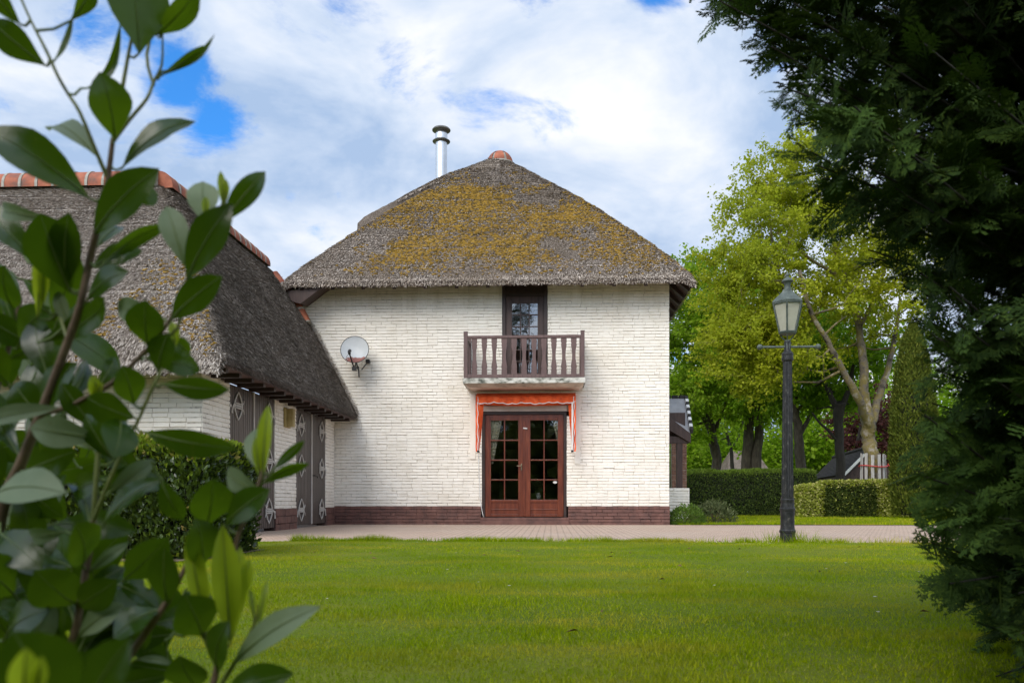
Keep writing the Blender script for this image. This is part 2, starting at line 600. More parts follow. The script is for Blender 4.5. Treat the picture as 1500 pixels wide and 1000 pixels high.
def thatchmat(name, dark, midc, light):
    q = NT(name)
    v = q.mapped((1, 1, 1))
    a = q.noise(60, 4, 0.75, v)
    b = q.noise(2.2, 5, 0.6, v)
    f = q.math('ADD', q.math('MULTIPLY', a, 0.72), q.math('MULTIPLY', b, 0.28))
    q.set(q.ramp(f, [(0.36, dark), (0.52, midc), (0.68, light)]), 0.95, 0, 0.1)
    q.bump(q.noise(75, 4, 0.8, v), 1.0, 0.03)
    return q.m


def strawmat(name, stops, patchcol):
    q = NT(name)
    c = q.ramp(q.island(), stops)
    p = q.ramp(q.noise(0.9, 5, 0.65), [(0.42, (0, 0, 0)), (0.62, (1, 1, 1))])
    q.set(q.mix(q.math('MULTIPLY', p, 0.5), c, patchcol), 0.9, 0, 0.12)
    return q.m


M['thatch'] = thatchmat("thatch", (0.045, 0.035, 0.027), (0.17, 0.137, 0.11), (0.36, 0.30, 0.25))
M['straw'] = strawmat("straw ends", [(0.0, (0.08, 0.064, 0.052)), (0.35, (0.26, 0.21, 0.17)), (0.75, (0.50, 0.425, 0.36)), (1.0, (0.70, 0.62, 0.54))], (0.24, 0.18, 0.12))
M['straw_sunlit'] = strawmat("sunlit reed ends", [(0.0, (0.12, 0.10, 0.085)), (0.35, (0.36, 0.31, 0.26)), (0.75, (0.62, 0.55, 0.48)), (1.0, (0.80, 0.74, 0.67))], (0.40, 0.33, 0.27))  # garage front slope: sunlight put into the colour, over brighter newer reed
M['straw_shaded'] = strawmat("shaded straw ends", [(0.0, (0.05, 0.04, 0.03)), (0.5, (0.13, 0.102, 0.08)), (0.84, (0.23, 0.19, 0.155)), (1.0, (0.60, 0.53, 0.46))], (0.05, 0.04, 0.028))  # garage side slope: its shade put into the colour, plus some wetness
M['lichen'] = leafmat("orange lichen", [(0.0, (0.07, 0.05, 0.016)), (0.3, (0.19, 0.115, 0.018)), (0.7, (0.265, 0.155, 0.026)), (1.0, (0.35, 0.225, 0.05))], 0.0, rough=0.95, spec=0.1)

M['bark'] = mat("bark", [(0.3, (0.035, 0.028, 0.022)), (0.5, (0.075, 0.06, 0.045)), (0.75, (0.13, 0.115, 0.08))], 4, 7, 0.9, bump=0.8, bscale=14, stretch=(3, 3, 0.8), bdist=0.03)
M['bark_pale'] = mat("pale mossy bark", [(0.36, (0.05, 0.04, 0.03)), (0.46, (0.17, 0.14, 0.105)), (0.55, (0.19, 0.15, 0.04)), (0.64, (0.34, 0.295, 0.245))], 2.2, 8, 0.9, bump=1.0, bscale=16, bdist=0.04)
M['bark_dark'] = mat("dark bark", [(0.3, (0.018, 0.015, 0.013)), (0.7, (0.05, 0.042, 0.033))], 4, 6, 0.9, bump=0.7, bscale=14, stretch=(3, 3, 0.8), bdist=0.03)
M['stem_green'] = mat("green stem", [(0.3, (0.10, 0.13, 0.025)), (0.7, (0.19, 0.21, 0.05))], 20, 3, 0.5)
M['stem_brown'] = mat("brown stem", [(0.3, (0.10, 0.065, 0.035)), (0.7, (0.21, 0.14, 0.085))], 30, 5, 0.7, bump=0.3)
M['leaf_lime'] = leafmat("lime beech leaves", [(0.0, (0.21, 0.24, 0.008)), (0.5, (0.37, 0.39, 0.014)), (1.0, (0.53, 0.52, 0.05))], 0.5, (0.55, 0.62, 0.03), patch=(0.35, (0.16, 0.23, 0.02)))
M['leaf_mid'] = leafmat("green maple leaves", [(0.0, (0.08, 0.16, 0.006)), (0.5, (0.18, 0.30, 0.010)), (1.0, (0.30, 0.43, 0.025))], 0.5, (0.34, 0.58, 0.02), patch=(0.4, (0.14, 0.17, 0.02)))
M['leaf_deep'] = leafmat("deep green leaves", [(0.0, (0.06, 0.125, 0.006)), (0.5, (0.13, 0.23, 0.010)), (1.0, (0.23, 0.34, 0.02))], 0.5, (0.3, 0.52, 0.02))
M['leaf_red'] = leafmat("copper beech leaves", [(0.0, (0.03, 0.012, 0.012)), (1.0, (0.09, 0.035, 0.03))], 0.3, (0.2, 0.05, 0.04))
M['leaf_thuja'] = leafmat("thuja leaves", [(0.0, (0.05, 0.075, 0.010)), (0.6, (0.11, 0.14, 0.018)), (1.0, (0.17, 0.19, 0.03))], 0.15, (0.2, 0.25, 0.03))
M['leaf_yew'] = leafmat("yew hedge leaves", [(0.0, (0.03, 0.052, 0.012)), (0.6, (0.065, 0.10, 0.024)), (1.0, (0.12, 0.165, 0.035))], 0.15, (0.1, 0.18, 0.03))
M['leaf_yew_tip'] = leafmat("yew hedge tips", [(0.0, (0.12, 0.19, 0.02)), (1.0, (0.24, 0.34, 0.05))], 0.3, (0.2, 0.3, 0.03))
M['leaf_box'] = leafmat("box leaves", [(0.0, (0.026, 0.042, 0.008)), (0.6, (0.05, 0.075, 0.014)), (1.0, (0.13, 0.15, 0.03))], 0.2, (0.15, 0.2, 0.03))
M['leaf_gold'] = leafmat("variegated leaves", [(0.0, (0.17, 0.23, 0.016)), (0.5, (0.34, 0.38, 0.04)), (1.0, (0.65, 0.60, 0.25))], 0.3, (0.3, 0.32, 0.05))
M['leaf_laurel_hedge'] = leafmat("laurel hedge leaves", [(0.0, (0.015, 0.030, 0.006)), (0.55, (0.042, 0.072, 0.010)), (1.0, (0.085, 0.13, 0.018))], 0.15, (0.14, 0.2, 0.02), rough=0.32, spec=0.5)
M['leaf_laurel_young'] = leafmat("young hedge leaves", [(0.0, (0.11, 0.18, 0.012)), (0.75, (0.22, 0.29, 0.025)), (1.0, (0.38, 0.26, 0.10))], 0.35, (0.3, 0.36, 0.03), rough=0.4)
M['leaf_shrub'] = leafmat("bright shrub leaves", [(0.0, (0.06, 0.12, 0.016)), (1.0, (0.16, 0.25, 0.04))], 0.3, (0.2, 0.3, 0.04))
M['leaf_olive'] = leafmat("olive shrub leaves", [(0.0, (0.05, 0.07, 0.025)), (1.0, (0.16, 0.18, 0.08))], 0.25, (0.2, 0.24, 0.08))
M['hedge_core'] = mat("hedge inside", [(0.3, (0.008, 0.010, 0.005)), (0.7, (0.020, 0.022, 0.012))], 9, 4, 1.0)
M['conifer'] = leafmat("cypress sprays", [(0.0, (0.010, 0.022, 0.005)), (0.6, (0.024, 0.048, 0.010)), (1.0, (0.06, 0.095, 0.014))], 0.12, (0.06, 0.10, 0.010), rough=0.75, spec=0.1, patch=(2.5, (0.065, 0.125, 0.018)))
M['conifer_dead'] = mat("dry cypress", [(0.3, (0.10, 0.05, 0.025)), (0.7, (0.18, 0.10, 0.05))], 20, 3, 0.9)


def laurelmat(name, base, light, trans, tcol, rough, spec):
    q = NT(name)
    n = q.noise(14, 4, 0.6)
    c = q.ramp(n, [(0.3, base), (0.7, light)])
    c = q.mix(q.math('MULTIPLY', q.island(), 0.5), c, tuple(x * 0.55 for x in base))
    sp = q.ramp(q.noise(95, 4, 0.7), [(0.67, (0, 0, 0)), (0.72, (1, 1, 1))])
    c = q.mix(q.math('MULTIPLY', sp, 0.6), c, (0.13, 0.085, 0.03))
    q.set(c, rough, 0, spec)
    q.bump(q.noise(60, 3, 0.5), 0.25, 0.002)
    tr = q.n('ShaderNodeBsdfTranslucent')
    tr.inputs[0].default_value = (*tcol, 1)
    ms = q.n('ShaderNodeMixShader')
    ms.inputs[0].default_value = trans
    q.l(q.b.outputs[0], ms.inputs[1])
    q.l(tr.outputs[0], ms.inputs[2])
    q.l(ms.outputs[0], q.out.inputs['Surface'])
    return q.m


M['laurel'] = laurelmat("laurel leaf", (0.011, 0.031, 0.002), (0.028, 0.066, 0.004), 0.28, (0.19, 0.34, 0.008), 0.24, 0.42)
M['laurel_lime'] = laurelmat("young laurel leaf", (0.24, 0.34, 0.012), (0.38, 0.47, 0.03), 0.5, (0.6, 0.72, 0.03), 0.4, 0.4)
M['laurel_silver'] = laurelmat("laurel leaf underside", (0.17, 0.23, 0.12), (0.28, 0.34, 0.20), 0.25, (0.2, 0.3, 0.06), 0.5, 0.3)
M['laurel_rib'] = mat("laurel midrib", [(0.3, (0.10, 0.15, 0.03)), (0.7, (0.15, 0.20, 0.05))], 20, 3, 0.5)

# lawn soil, grass, paving
q = NT("lawn turf")
c = q.ramp(q.noise(0.55, 6, 0.6), [(0.3, (0.07, 0.12, 0.006)), (0.5, (0.12, 0.17, 0.010)), (0.7, (0.19, 0.20, 0.02))])
c = q.mix(q.math('MULTIPLY', q.ramp(q.noise(22, 4), [(0.4, (0, 0, 0)), (0.7, (1, 1, 1))]), 0.4), c, (0.15, 0.14, 0.05))
q.set(c, 0.95, 0, 0.1)
q.bump(q.noise(40, 4), 0.8, 0.03)
M['turf'] = q.m
q = NT("grass blades")
c = q.ramp(q.island(), [(0.0, (0.12, 0.20, 0.001)), (0.5, (0.27, 0.36, 0.002)), (0.92, (0.40, 0.46, 0.006)), (1.0, (0.58, 0.52, 0.13))])
pt = q.ramp(q.noise(1.1, 6, 0.66, q.mapped((0.5, 1.3, 1))), [(0.47, (0, 0, 0)), (0.60, (1, 1, 1))])
c = q.mix(q.math('MULTIPLY', pt, 0.8), c, (0.52, 0.42, 0.045))
p2 = q.ramp(q.noise(0.45, 3, 0.5), [(0.40, (0, 0, 0)), (0.58, (1, 1, 1))])
c = q.mix(q.math('MULTIPLY', q.math('SUBTRACT', 1.0, p2), 0.55), c, (0.10, 0.20, 0.002))
q.set(c, 0.8, 0, 0.03)
tr = q.n('ShaderNodeBsdfTranslucent')
q.l(q.mix(0.5, c, (0.38, 0.46, 0.01)), tr.inputs[0])
ms = q.n('ShaderNodeMixShader')
ms.inputs[0].default_value = 0.35
q.l(q.b.outputs[0], ms.inputs[1])
q.l(tr.outputs[0], ms.inputs[2])
q.l(ms.outputs[0], q.out.inputs['Surface'])
M['grass'] = q.m
q = NT("pink brick paving")
bt = q.n('ShaderNodeTexBrick')
bt.inputs['Scale'].default_value = 1.0
bt.inputs['Brick Width'].default_value = 0.21
bt.inputs['Row Height'].default_value = 0.085
bt.inputs['Mortar Size'].default_value = 0.010
bt.inputs['Color1'].default_value = (0.45, 0.315, 0.235, 1)
bt.inputs['Color2'].default_value = (0.57, 0.415, 0.315, 1)
bt.inputs['Mortar'].default_value = (0.17, 0.13, 0.095, 1)
q.l(q.coord(), bt.inputs['Vector'])
c = q.mix(q.math('MULTIPLY', q.ramp(q.noise(0.8, 6, 0.6), [(0.4, (0, 0, 0)), (0.7, (1, 1, 1))]), 0.45), bt.outputs[0], (0.42, 0.34, 0.27))
c = q.mix(q.math('MULTIPLY', q.ramp(q.noise(30, 4, 0.7), [(0.56, (0, 0, 0)), (0.72, (1, 1, 1))]), 0.3), c, (0.22, 0.17, 0.13))
q.set(c, 0.85, 0, 0.25)
q.bump(bt.outputs[1], -0.4, 0.004)
M['paving'] = q.m
M['soil'] = mat("bare soil", [(0.3, (0.06, 0.045, 0.028)), (0.7, (0.16, 0.125, 0.07))], 8, 6, 0.95, bump=0.8)


# ------------------------------------------------------------------ ground
def patch_mesh(name, x0, x1, y0, y1, step, z, m, edge=None, amp=0.0):
    nx, ny = max(2, int((x1 - x0) / step) + 1), max(2, int((y1 - y0) / step) + 1)
    xs, ys = np.linspace(x0, x1, nx), np.linspace(y0, y1, ny)
    X, Y = np.meshgrid(xs, ys)
    if edge is not None:
        Y = edge(X, Y)
    Z = z + amp * (vnoise(X * 0.8, Y * 0.8, 5, 3) - 0.5)
    V = np.stack([X, Y, Z], -1).reshape(-1, 3)
    i = np.arange(nx * ny).reshape(ny, nx)
    Fq = np.stack([i[:-1, :-1], i[:-1, 1:], i[1:, 1:], i[1:, :-1]], -1).reshape(-1, 4)
    o = npmesh(name, V, [Fq], m, loc=((x0 + x1) / 2, (y0 + y1) / 2, z), smooth=True)
    o['kind'] = 'structure'
    return o


def lawn_edge_y(x):                            # where the lawn meets the paving
    x = np.asarray(x, float)
    return 10.05 + 0.10 * (vnoise(x * 0.7, x * 0, 3, 3) - 0.5) - 0.02 * np.clip(x + 3, -9, 0) ** 2 + 0.025 * np.clip(x - 3.5, 0, 3) ** 2


patch_mesh("ground", -400, 400, -300, 600, 100, -0.03, M['turf'])
patch_mesh("lawn", -11, 11, -4, 10.05, 0.25, -0.004, M['turf'], edge=lambda X, Y: np.where(Y > 9.99, lawn_edge_y(X), np.minimum(Y, lawn_edge_y(X) - 0.05)), amp=0.03)
patch_mesh("rear_lawn", 2.6, 34, 17.5, 60, 1.0, 0.000, M['turf'], amp=0.03)
pv = MB()
pv.box(-10, 36, 8.6, 17.62, -0.2, -0.010)
pv.build("brick_patio", M['paving'], loc=(0, 13, -0.01))['kind'] = 'structure'
sb_ = MB()
sbx = np.linspace(-7.5, -2.9, 40)
sby = 6.42 + 0.35 * (vnoise(sbx * 2.2, sbx * 0, 19, 3) - 0.5) + 1.2 * np.clip(sbx + 3.2, 0, 1)
for i_ in range(39):
    sb_.face([(sbx[i_], sby[i_], 0.004), (sbx[i_ + 1], sby[i_ + 1], 0.004), (sbx[i_ + 1], 8.2, 0.004), (sbx[i_], 8.2, 0.004)])
sb_.build("soil_bed", M['soil'], loc=(-5, 7.2, 0.01))['kind'] = 'structure'


def blades(name, pts_x, pts_y, z0, hmin, hmax, w, mat_, lab=None):
    n = len(pts_x)
    h = rng.uniform(hmin, hmax, n) * (0.35 + 1.3 * vnoise(pts_x * 2.3, pts_y * 2.3, 11, 3) ** 1.2)
    a = rng.uniform(0, 2 * math.pi, n)
    ln = rng.uniform(0.1, 0.9, n) * h
    la = rng.uniform(0, 2 * math.pi, n)
    ww = rng.uniform(0.6, 1.3, n) * w
    z0 = z0 + 0.03 * (vnoise(pts_x * 0.8, pts_y * 0.8, 5, 3) - 0.5) - 0.006
    dx, dy = np.cos(a) * ww * .5, np.sin(a) * ww * .5
    V = np.empty((n, 3, 3))
    V[:, 0] = np.stack([pts_x - dx, pts_y - dy, z0], -1)
    V[:, 1] = np.stack([pts_x + dx, pts_y + dy, z0], -1)
    V[:, 2] = np.stack([pts_x + np.cos(la) * ln, pts_y + np.sin(la) * ln, z0 + h], -1)
    Ft = np.arange(n * 3).reshape(n, 3)
    o = npmesh(name, V.reshape(-1, 3), [Ft], mat_)
    o['kind'] = 'stuff'
    if lab:
        tag(o, lab, "grass")
    return o


# density falls with distance from the viewer's end of the garden
gx, gy = [], []
for (ya, yb, dens) in ((1.7, 3.2, 15000), (3.2, 5.0, 9000), (5.0, 7.5, 5000), (7.5, 10.3, 3200)):
    xa, xb = -0.80 * yb - 0.3, 0.68 * yb + 0.3
    n = int((xb - xa) * (yb - ya) * dens)
    X = rng.uniform(xa, xb, n)
    Y = rng.uniform(ya, yb, n)
    k = (Y < lawn_edge_y(X) + rng.uniform(-0.05, 0.07, n)) & (np.abs(X - 0.0) < 9)
    k &= ~((X < -3.0) & (Y < 8.1) & (Y > 6.42 + 0.35 * (vnoise(X * 2.2, X * 0, 19, 3) - 0.5) + rng.normal(0, 0.12, n)))
    gx.append(X[k])
    gy.append(Y[k])
gx, gy = np.concatenate(gx), np.concatenate(gy)
# longer fringe on the paving edge
fx = rng.uniform(-3.2, 8, 26000)
fy = lawn_edge_y(fx) + rng.normal(-0.02, 0.05, len(fx)) + 0.06 * (vnoise(fx * 3, fx * 0, 9, 2) - 0.5)
g1 = blades("grass", gx, gy, -0.004, 0.010, 0.030, 0.005, M['grass'])
tag(g1, "mown green lawn in front of the patio", "grass")
cl_ = vnoise(fx * 2.1, fx * 0 + 4, 29, 3)
kf = rng.uniform(0, 1, len(fx)) < np.clip((cl_ - 0.30) * 2.6, 0.1, 1)
g3 = blades("edge_grass", fx[kf], (fy + 0.16 * (cl_ - 0.5))[kf], -0.004, 0.03, 0.10, 0.007, M['grass'])
tag(g3, "ragged fringe of longer grass creeping over the patio edge", "grass")
rx = rng.uniform(2.7, 17, 42000)
ry = 17.5 + (rng.uniform(0, 1, len(rx)) ** 1.3) * 11
g2 = blades("grass", rx, ry, 0.0, 0.03, 0.07, 0.018, M['grass'])
tag(g2, "strip of mown grass beyond the patio beside the house", "grass")
# tall weeds at the foot of the lamp and a sprinkling of daisies
dz = MB()
for _ in range(26):
    x, y = rng.uniform(-2.2, 3.8), rng.uniform(3.4, 9.6)
    r = rng.uniform(0.006, 0.010)
    z = 0.028
    dz.face([(x + r * math.cos(t), y + r * math.sin(t), z) for t in np.linspace(0, 2 * math.pi, 8)[:-1]])
fl_b = MB()
for _ in range(30):
    x, y = rng.uniform(-2.2, 3.8), rng.uniform(2.6, 9.8)
    a, r = rng.uniform(0, 6.28), rng.uniform(0.014, 0.03)
    ca, sa = math.cos(a) * r, math.sin(a) * r
    fl_b.face([(x - ca, y - sa, 0.030), (x + sa * .5, y - ca * .5, 0.042), (x + ca, y + sa, 0.034), (x - sa * .5, y + ca * .5, 0.036)])
lf_o = fl_b.build("fallen_leaves", M['conifer_dead'])
tag(lf_o, "dry brown leaves scattered over the mown lawn", "leaves", kind='stuff')
d_o = dz.build("lawn_daisies", M['white_paint'])
tag(d_o, "tiny white daisies dotted about the mown lawn", "daisies", kind='stuff')


# ------------------------------------------------------------------ brickwork
def brick_wall(mb, org, U, N, width, z0, z1, openings=(), mi=0, mj=1, course=0.0665, blen=0.222, back=True, seed=0, zslope=None):
    """painted bricks, each its own slightly uneven block, on a joint plane 9 mm behind the faces."""
    R = np.random.default_rng(seed + 100)
    org, U, N = (np.array(t, float) for t in (org, U, N))
    P = lambda u, z, d: org + U * u + N * d + np.array([0, 0, z])
    nrow = max(1, int(round((z1 - z0) / course)))
    ch = (z1 - z0) / nrow
    # undulating wall
    def lift(u, z):
        return 0.004 * (vnoise(np.array([u * 1.4]), np.array([z * 1.4]), seed + 3, 2)[0] - 0.5)
    for r in range(nrow):
        za, zb = z0 + r * ch, z0 + (r + 1) * ch
        u = -R.uniform(0, 0.012) - (blen / 2 if r % 2 else 0)
        wob = R.normal(0, 0.0015)
        while u < width:
            L = blen * (R.choice([1.0, 1.0, 1.0, 0.5]) if R.random() < 0.08 else 1.0) + R.normal(0, 0.0025)
            segs = [(max(u, 0), min(u + L, width))]
            u += L
            zm = (za + zb) / 2
            for (a, b, c, d) in openings:
                if c < zm < d:
                    ns = []
                    for (s, e) in segs:
                        if e <= a or s >= b:
                            ns.append((s, e))
                        else:
                            if s < a:
                                ns.append((s, a))
                            if e > b:
                                ns.append((b, e))
                    segs = ns
            for (s, e) in segs:
                if e - s < 0.02:
                    continue
                gl, gr = R.uniform(-0.001, 0.002, 2)
                if R.random() < 0.40:
                    gl = R.uniform(0.002, 0.006)
                gb = abs(R.normal(0.0032, 0.0034))
                gt = max(0.0, R.normal(0.001, 0.0015))
                d0 = R.normal(0.002, 0.0022) + lift(s, za)
                tl = R.normal(0.0025, 0.0022)           # top edge leans out or back
                s2, e2, a2, b2 = s + gl, e - gr, za + gb + wob, zb - gt + wob
                c = 0.007 + R.uniform(0, 0.003)
                cs = 0.003 if gl < 0.002 else 0.007
                j = lambda k=0.0016: R.normal(0, k)
                o8 = [P(s2, a2, -0.010), P(e2, a2, -0.010), P(e2, b2, -0.010), P(s2, b2, -0.010)]
                i8 = [P(s2 + cs + j(), a2 + c * 0.7 + j(), d0 + tl), P(e2 - 0.003 + j(), a2 + c * 0.7 + j(), d0 + tl + j(0.001)),
                      P(e2 - 0.003 + j(), b2 - c * 0.8 + j(), d0), P(s2 + cs + j(), b2 - c * 0.8 + j(), d0 + j(0.001))]
                b = len(mb.v)
                mb.v += [tuple(p) for p in o8 + i8]
                for q in ((4, 5, 6, 7), (0, 1, 5, 4), (1, 2, 6, 5), (2, 3, 7, 6), (3, 0, 4, 7)):
                    mb.f.append(tuple(b + t for t in q))
                    mb.m.append(mi)
    if back:
        us = sorted({0.0, width} | {min(max(t, 0), width) for o in openings for t in o[:2]})
        zs = sorted({z0, z1} | {min(max(t, z0), z1) for o in openings for t in o[2:]})
        for a, b in zip(us[:-1], us[1:]):
            for c, d in zip(zs[:-1], zs[1:]):
                um, zm = (a + b) / 2, (c + d) / 2
                if any(o[0] < um < o[1] and o[2] < zm < o[3] for o in openings):
                    continue
                mb.prism([P(a, c, -0.0095), P(b, c, -0.0095), P(b, d, -0.0095), P(a, d, -0.0095)], -N * 0.20, mj)


# ------------------------------------------------------------------ thatch
def smin(a, b, k):
    h = np.clip(0.5 + 0.5 * (b - a) / k, 0, 1)
    return b * (1 - h) + a * h - k * h * (1 - h)


def heightfield(name, xs, ys, zf, keep, mats, parent, extra=None):
    X, Y = np.meshgrid(xs, ys)
    Z = zf(X, Y)
    nx, ny = len(xs), len(ys)
    Z = Z + 0.016 * (vnoise(X * 9, Y * 9, 21, 3) - 0.5) + rng.normal(0, 0.006, X.shape)
    V = np.stack([X, Y, Z], -1).reshape(-1, 3)
    i = np.arange(nx * ny).reshape(ny, nx)
    Fq = np.stack([i[:-1, :-1], i[:-1, 1:], i[1:, 1:], i[1:, :-1]], -1)
    k = keep(X, Y)
    kk = k[:-1, :-1] & k[:-1, 1:] & k[1:, 1:] & k[1:, :-1]
    return V, Fq[kk]


def straws(xs, ys, zf, n, L, w, region, seed, up=(0.10, 0.45)):
    """short straw ends lying down the slope; returns V,F of triangles."""
    R = np.random.default_rng(seed)
    X = R.uniform(xs[0], xs[1], n)
    Y = R.uniform(ys[0], ys[1], n)
    k = region(X, Y)
    X, Y = X[k], Y[k]
    n = len(X)
    e = 0.03
    Z = zf(X, Y)
    gx_, gy_ = (zf(X + e, Y) - zf(X - e, Y)) / (2 * e), (zf(X, Y + e) - zf(X, Y - e)) / (2 * e)
    nn = np.stack([-gx_, -gy_, np.ones(n)], -1)
    nn /= np.linalg.norm(nn, axis=1)[:, None]
    gg = gx_ ** 2 + gy_ ** 2
    dn = np.stack([-gx_, -gy_, -gg], -1)
    dn /= np.linalg.norm(dn, axis=1)[:, None] + 1e-9
    sd = np.cross(nn, dn)
    t = R.normal(0, 0.35, n)[:, None]
    ax = dn * np.cos(t) + sd * np.sin(t)
    ax = ax + nn * R.uniform(up[0], up[1], n)[:, None]
    ax /= np.linalg.norm(ax, axis=1)[:, None]
    cr_ = np.cross(ax, nn)
    cr_ /= np.linalg.norm(cr_, axis=1)[:, None] + 1e-9
    cr_ = cr_ * np.cos(t * 3) + nn * np.sin(t * 3) * 0.5
    l = R.uniform(0.5, 1.3, n)[:, None] * L
    ww = R.uniform(0.5, 1.5, n)[:, None] * w * .5
    P0 = np.stack([X, Y, Z], -1) + nn * 0.004
    V = np.empty((n, 4, 3))
    V[:, 0] = P0 - cr_ * ww * .6
    V[:, 1] = P0 + cr_ * ww * .6
    V[:, 2] = P0 + ax * l + cr_ * ww
    V[:, 3] = P0 + ax * l - cr_ * ww
    return V.reshape(-1, 3), np.arange(n * 4).reshape(n, 4)


ICO_V, ICO_F = None, None


def blob_template():
    import bmesh
    b = bmesh.new()
    bmesh.ops.create_icosphere(b, subdivisions=1, radius=1)
    v = np.array([p.co[:] for p in b.verts])
    f = np.array([[q.index for q in p.verts] for p in b.faces])
    b.free()
    return v, f


def blobs(X, Y, zf, rmin, rmax, R):
    n = len(X)
    tv, tf = blob_template()
    e = 0.03
    Z = zf(X, Y)
    gx_, gy_ = (zf(X + e, Y) - zf(X - e, Y)) / (2 * e), (zf(X, Y + e) - zf(X, Y - e)) / (2 * e)
    nn = np.stack([-gx_, -gy_, np.ones(n)], -1)
    nn /= np.linalg.norm(nn, axis=1)[:, None]
    r = R.uniform(rmin, rmax, n)[:, None, None]
    jit = R.uniform(0.65, 1.3, (n, len(tv), 1))
    V = np.stack([X, Y, Z], -1)[:, None, :] + tv[None] * jit * r * np.array([1.25, 1.0, 0.72]) + nn[:, None, :] * r * 0.2
    Fm = (tf[None] + (np.arange(n) * len(tv))[:, None, None]).reshape(-1, 3)
    return V.reshape(-1, 3), Fm


def joinarr(parts):
    """parts: [(V, F, mat)] -> V, [F...], [mat...]"""
    Vs, Fs, Ms, o = [], [], [], 0
    for V, Fq, m in parts:
        Vs.append(np.asarray(V, float))
        Fs.append(np.asarray(Fq) + o)
        Ms.append(m)
        o += len(V)
    return np.concatenate(Vs), Fs, Ms


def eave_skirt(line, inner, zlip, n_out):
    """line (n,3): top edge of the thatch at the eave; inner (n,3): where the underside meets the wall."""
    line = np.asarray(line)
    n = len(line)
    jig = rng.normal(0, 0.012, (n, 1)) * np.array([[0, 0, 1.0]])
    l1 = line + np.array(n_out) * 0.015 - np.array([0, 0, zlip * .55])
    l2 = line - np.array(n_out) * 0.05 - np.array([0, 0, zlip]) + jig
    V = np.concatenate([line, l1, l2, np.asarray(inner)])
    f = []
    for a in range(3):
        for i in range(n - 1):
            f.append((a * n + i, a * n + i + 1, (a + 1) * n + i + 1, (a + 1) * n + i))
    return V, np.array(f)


def fringe(line, n, R, out, L=0.05, w=0.010):
    line = np.asarray(line)
    t = R.uniform(0, len(line) - 1.001, n)
    i = t.astype(int)
    p = line[i] * (1 - (t - i))[:, None] + line[i + 1] * (t - i)[:, None]
    p = p + np.array([0, 0, -1.0]) * R.uniform(-0.03, 0.10, n)[:, None] + R.normal(0, 0.012, (n, 3))
    al = line[i + 1] - line[i]
    al /= np.linalg.norm(al, axis=1)[:, None]
    ax = np.array(out) * R.uniform(0.2, 0.9, n)[:, None] + np.array([0, 0, -1.0]) * R.uniform(0.4, 1, n)[:, None] + al * R.normal(0, .3, n)[:, None]
    ax /= np.linalg.norm(ax, axis=1)[:, None]
    l = R.uniform(.4, 1.2, n)[:, None] * L
    ww = R.uniform(.5, 1.4, n)[:, None] * w * .5
    V = np.stack([p - al * ww, p + al * ww, p + ax * l + al * ww, p + ax * l - al * ww], 1)
    return V.reshape(-1, 3), np.arange(n * 4).reshape(n, 4)


# ------------------------------------------------------------------ the house
HY = 17.6
HXL, HXR = -5.55, 2.52
EXL, EXR, EYF, EYB = -5.70, 2.97, 17.0, 28.0
EZ = 5.11
house = thing("thatched_house", (-1.4, HY, 0), "white brick house with a mossy thatched roof and a balcony", "house")
S0 = 68.18                                     # photo px per metre on the front wall
DX0, DX1, DZ1 = PY(706, 0, HY)[0], PY(830, 0, HY)[0], 2.42
BX0, BX1, BZ0 = PY(735.5, 0, HY)[0], PY(802, 0, HY)[0], 2.93
AX0, AX1, AZ1 = PY(690, 0, HY)[0], PY(848.5, 0, HY)[0], 2.80

w = MB()
wl = HXR - HXL
brick_wall(w, (HXL, HY, 0), (1, 0, 0), (0, -1, 0), wl, 0.385, 5.45,
           [(DX0 - HXL, DX1 - HXL, 0, DZ1), (AX0 - HXL, AX1 - HXL, 2.30, AZ1), (BX0 - HXL, BX1 - HXL, BZ0, 5.6)], seed=1)
w.box(HXR - 0.21, HXR, HY + 0.2105, 27.5, 0.0, 5.45, 2)
w.box(HXL, HXL + 0.21, HY + 0.2105, 27.5, 0.0, 5.45, 2)
w.box(HXL, -0.9, 27.5, 27.7, 0, 5.45, 2)
w.box(0.1, HXR, 27.5, 27.7, 0, 5.45, 2)
w.box(-0.9, 0.1, 27.5, 27.7, 2.2, 5.45, 2)
w.box(-0.9, 0.1, 27.5, 27.7, 0, 0.9, 2)
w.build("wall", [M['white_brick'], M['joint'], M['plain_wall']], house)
p = MB()
PO = (HXL, HY - 0.018, 0)
brick_wall(p, PO, (1, 0, 0), (0, -1, 0), wl + 0.01, -0.03, 0.385, [(DX0 - HXL - 0.02, DX1 - HXL + 0.03, -0.1, 0.5)], seed=2)
p.box(HXR - 0.19, HXR + 0.012, HY + 0.195, 27.5, -0.03, 0.385, 0)
p.build("plinth", [M['plinth'], M['plinth_joint']], house)
st = MB()
st.box(DX0 - 0.03, DX1 + 0.05, HY - 0.07, HY + 0.16, -0.03, 0.075)
st.box(DX0 - 0.03, DX1 + 0.05, HY - 0.035, HY + 0.16, 0.0755, 0.145)
st.build("door_step", M['plinth'], house, bevel=0.006)

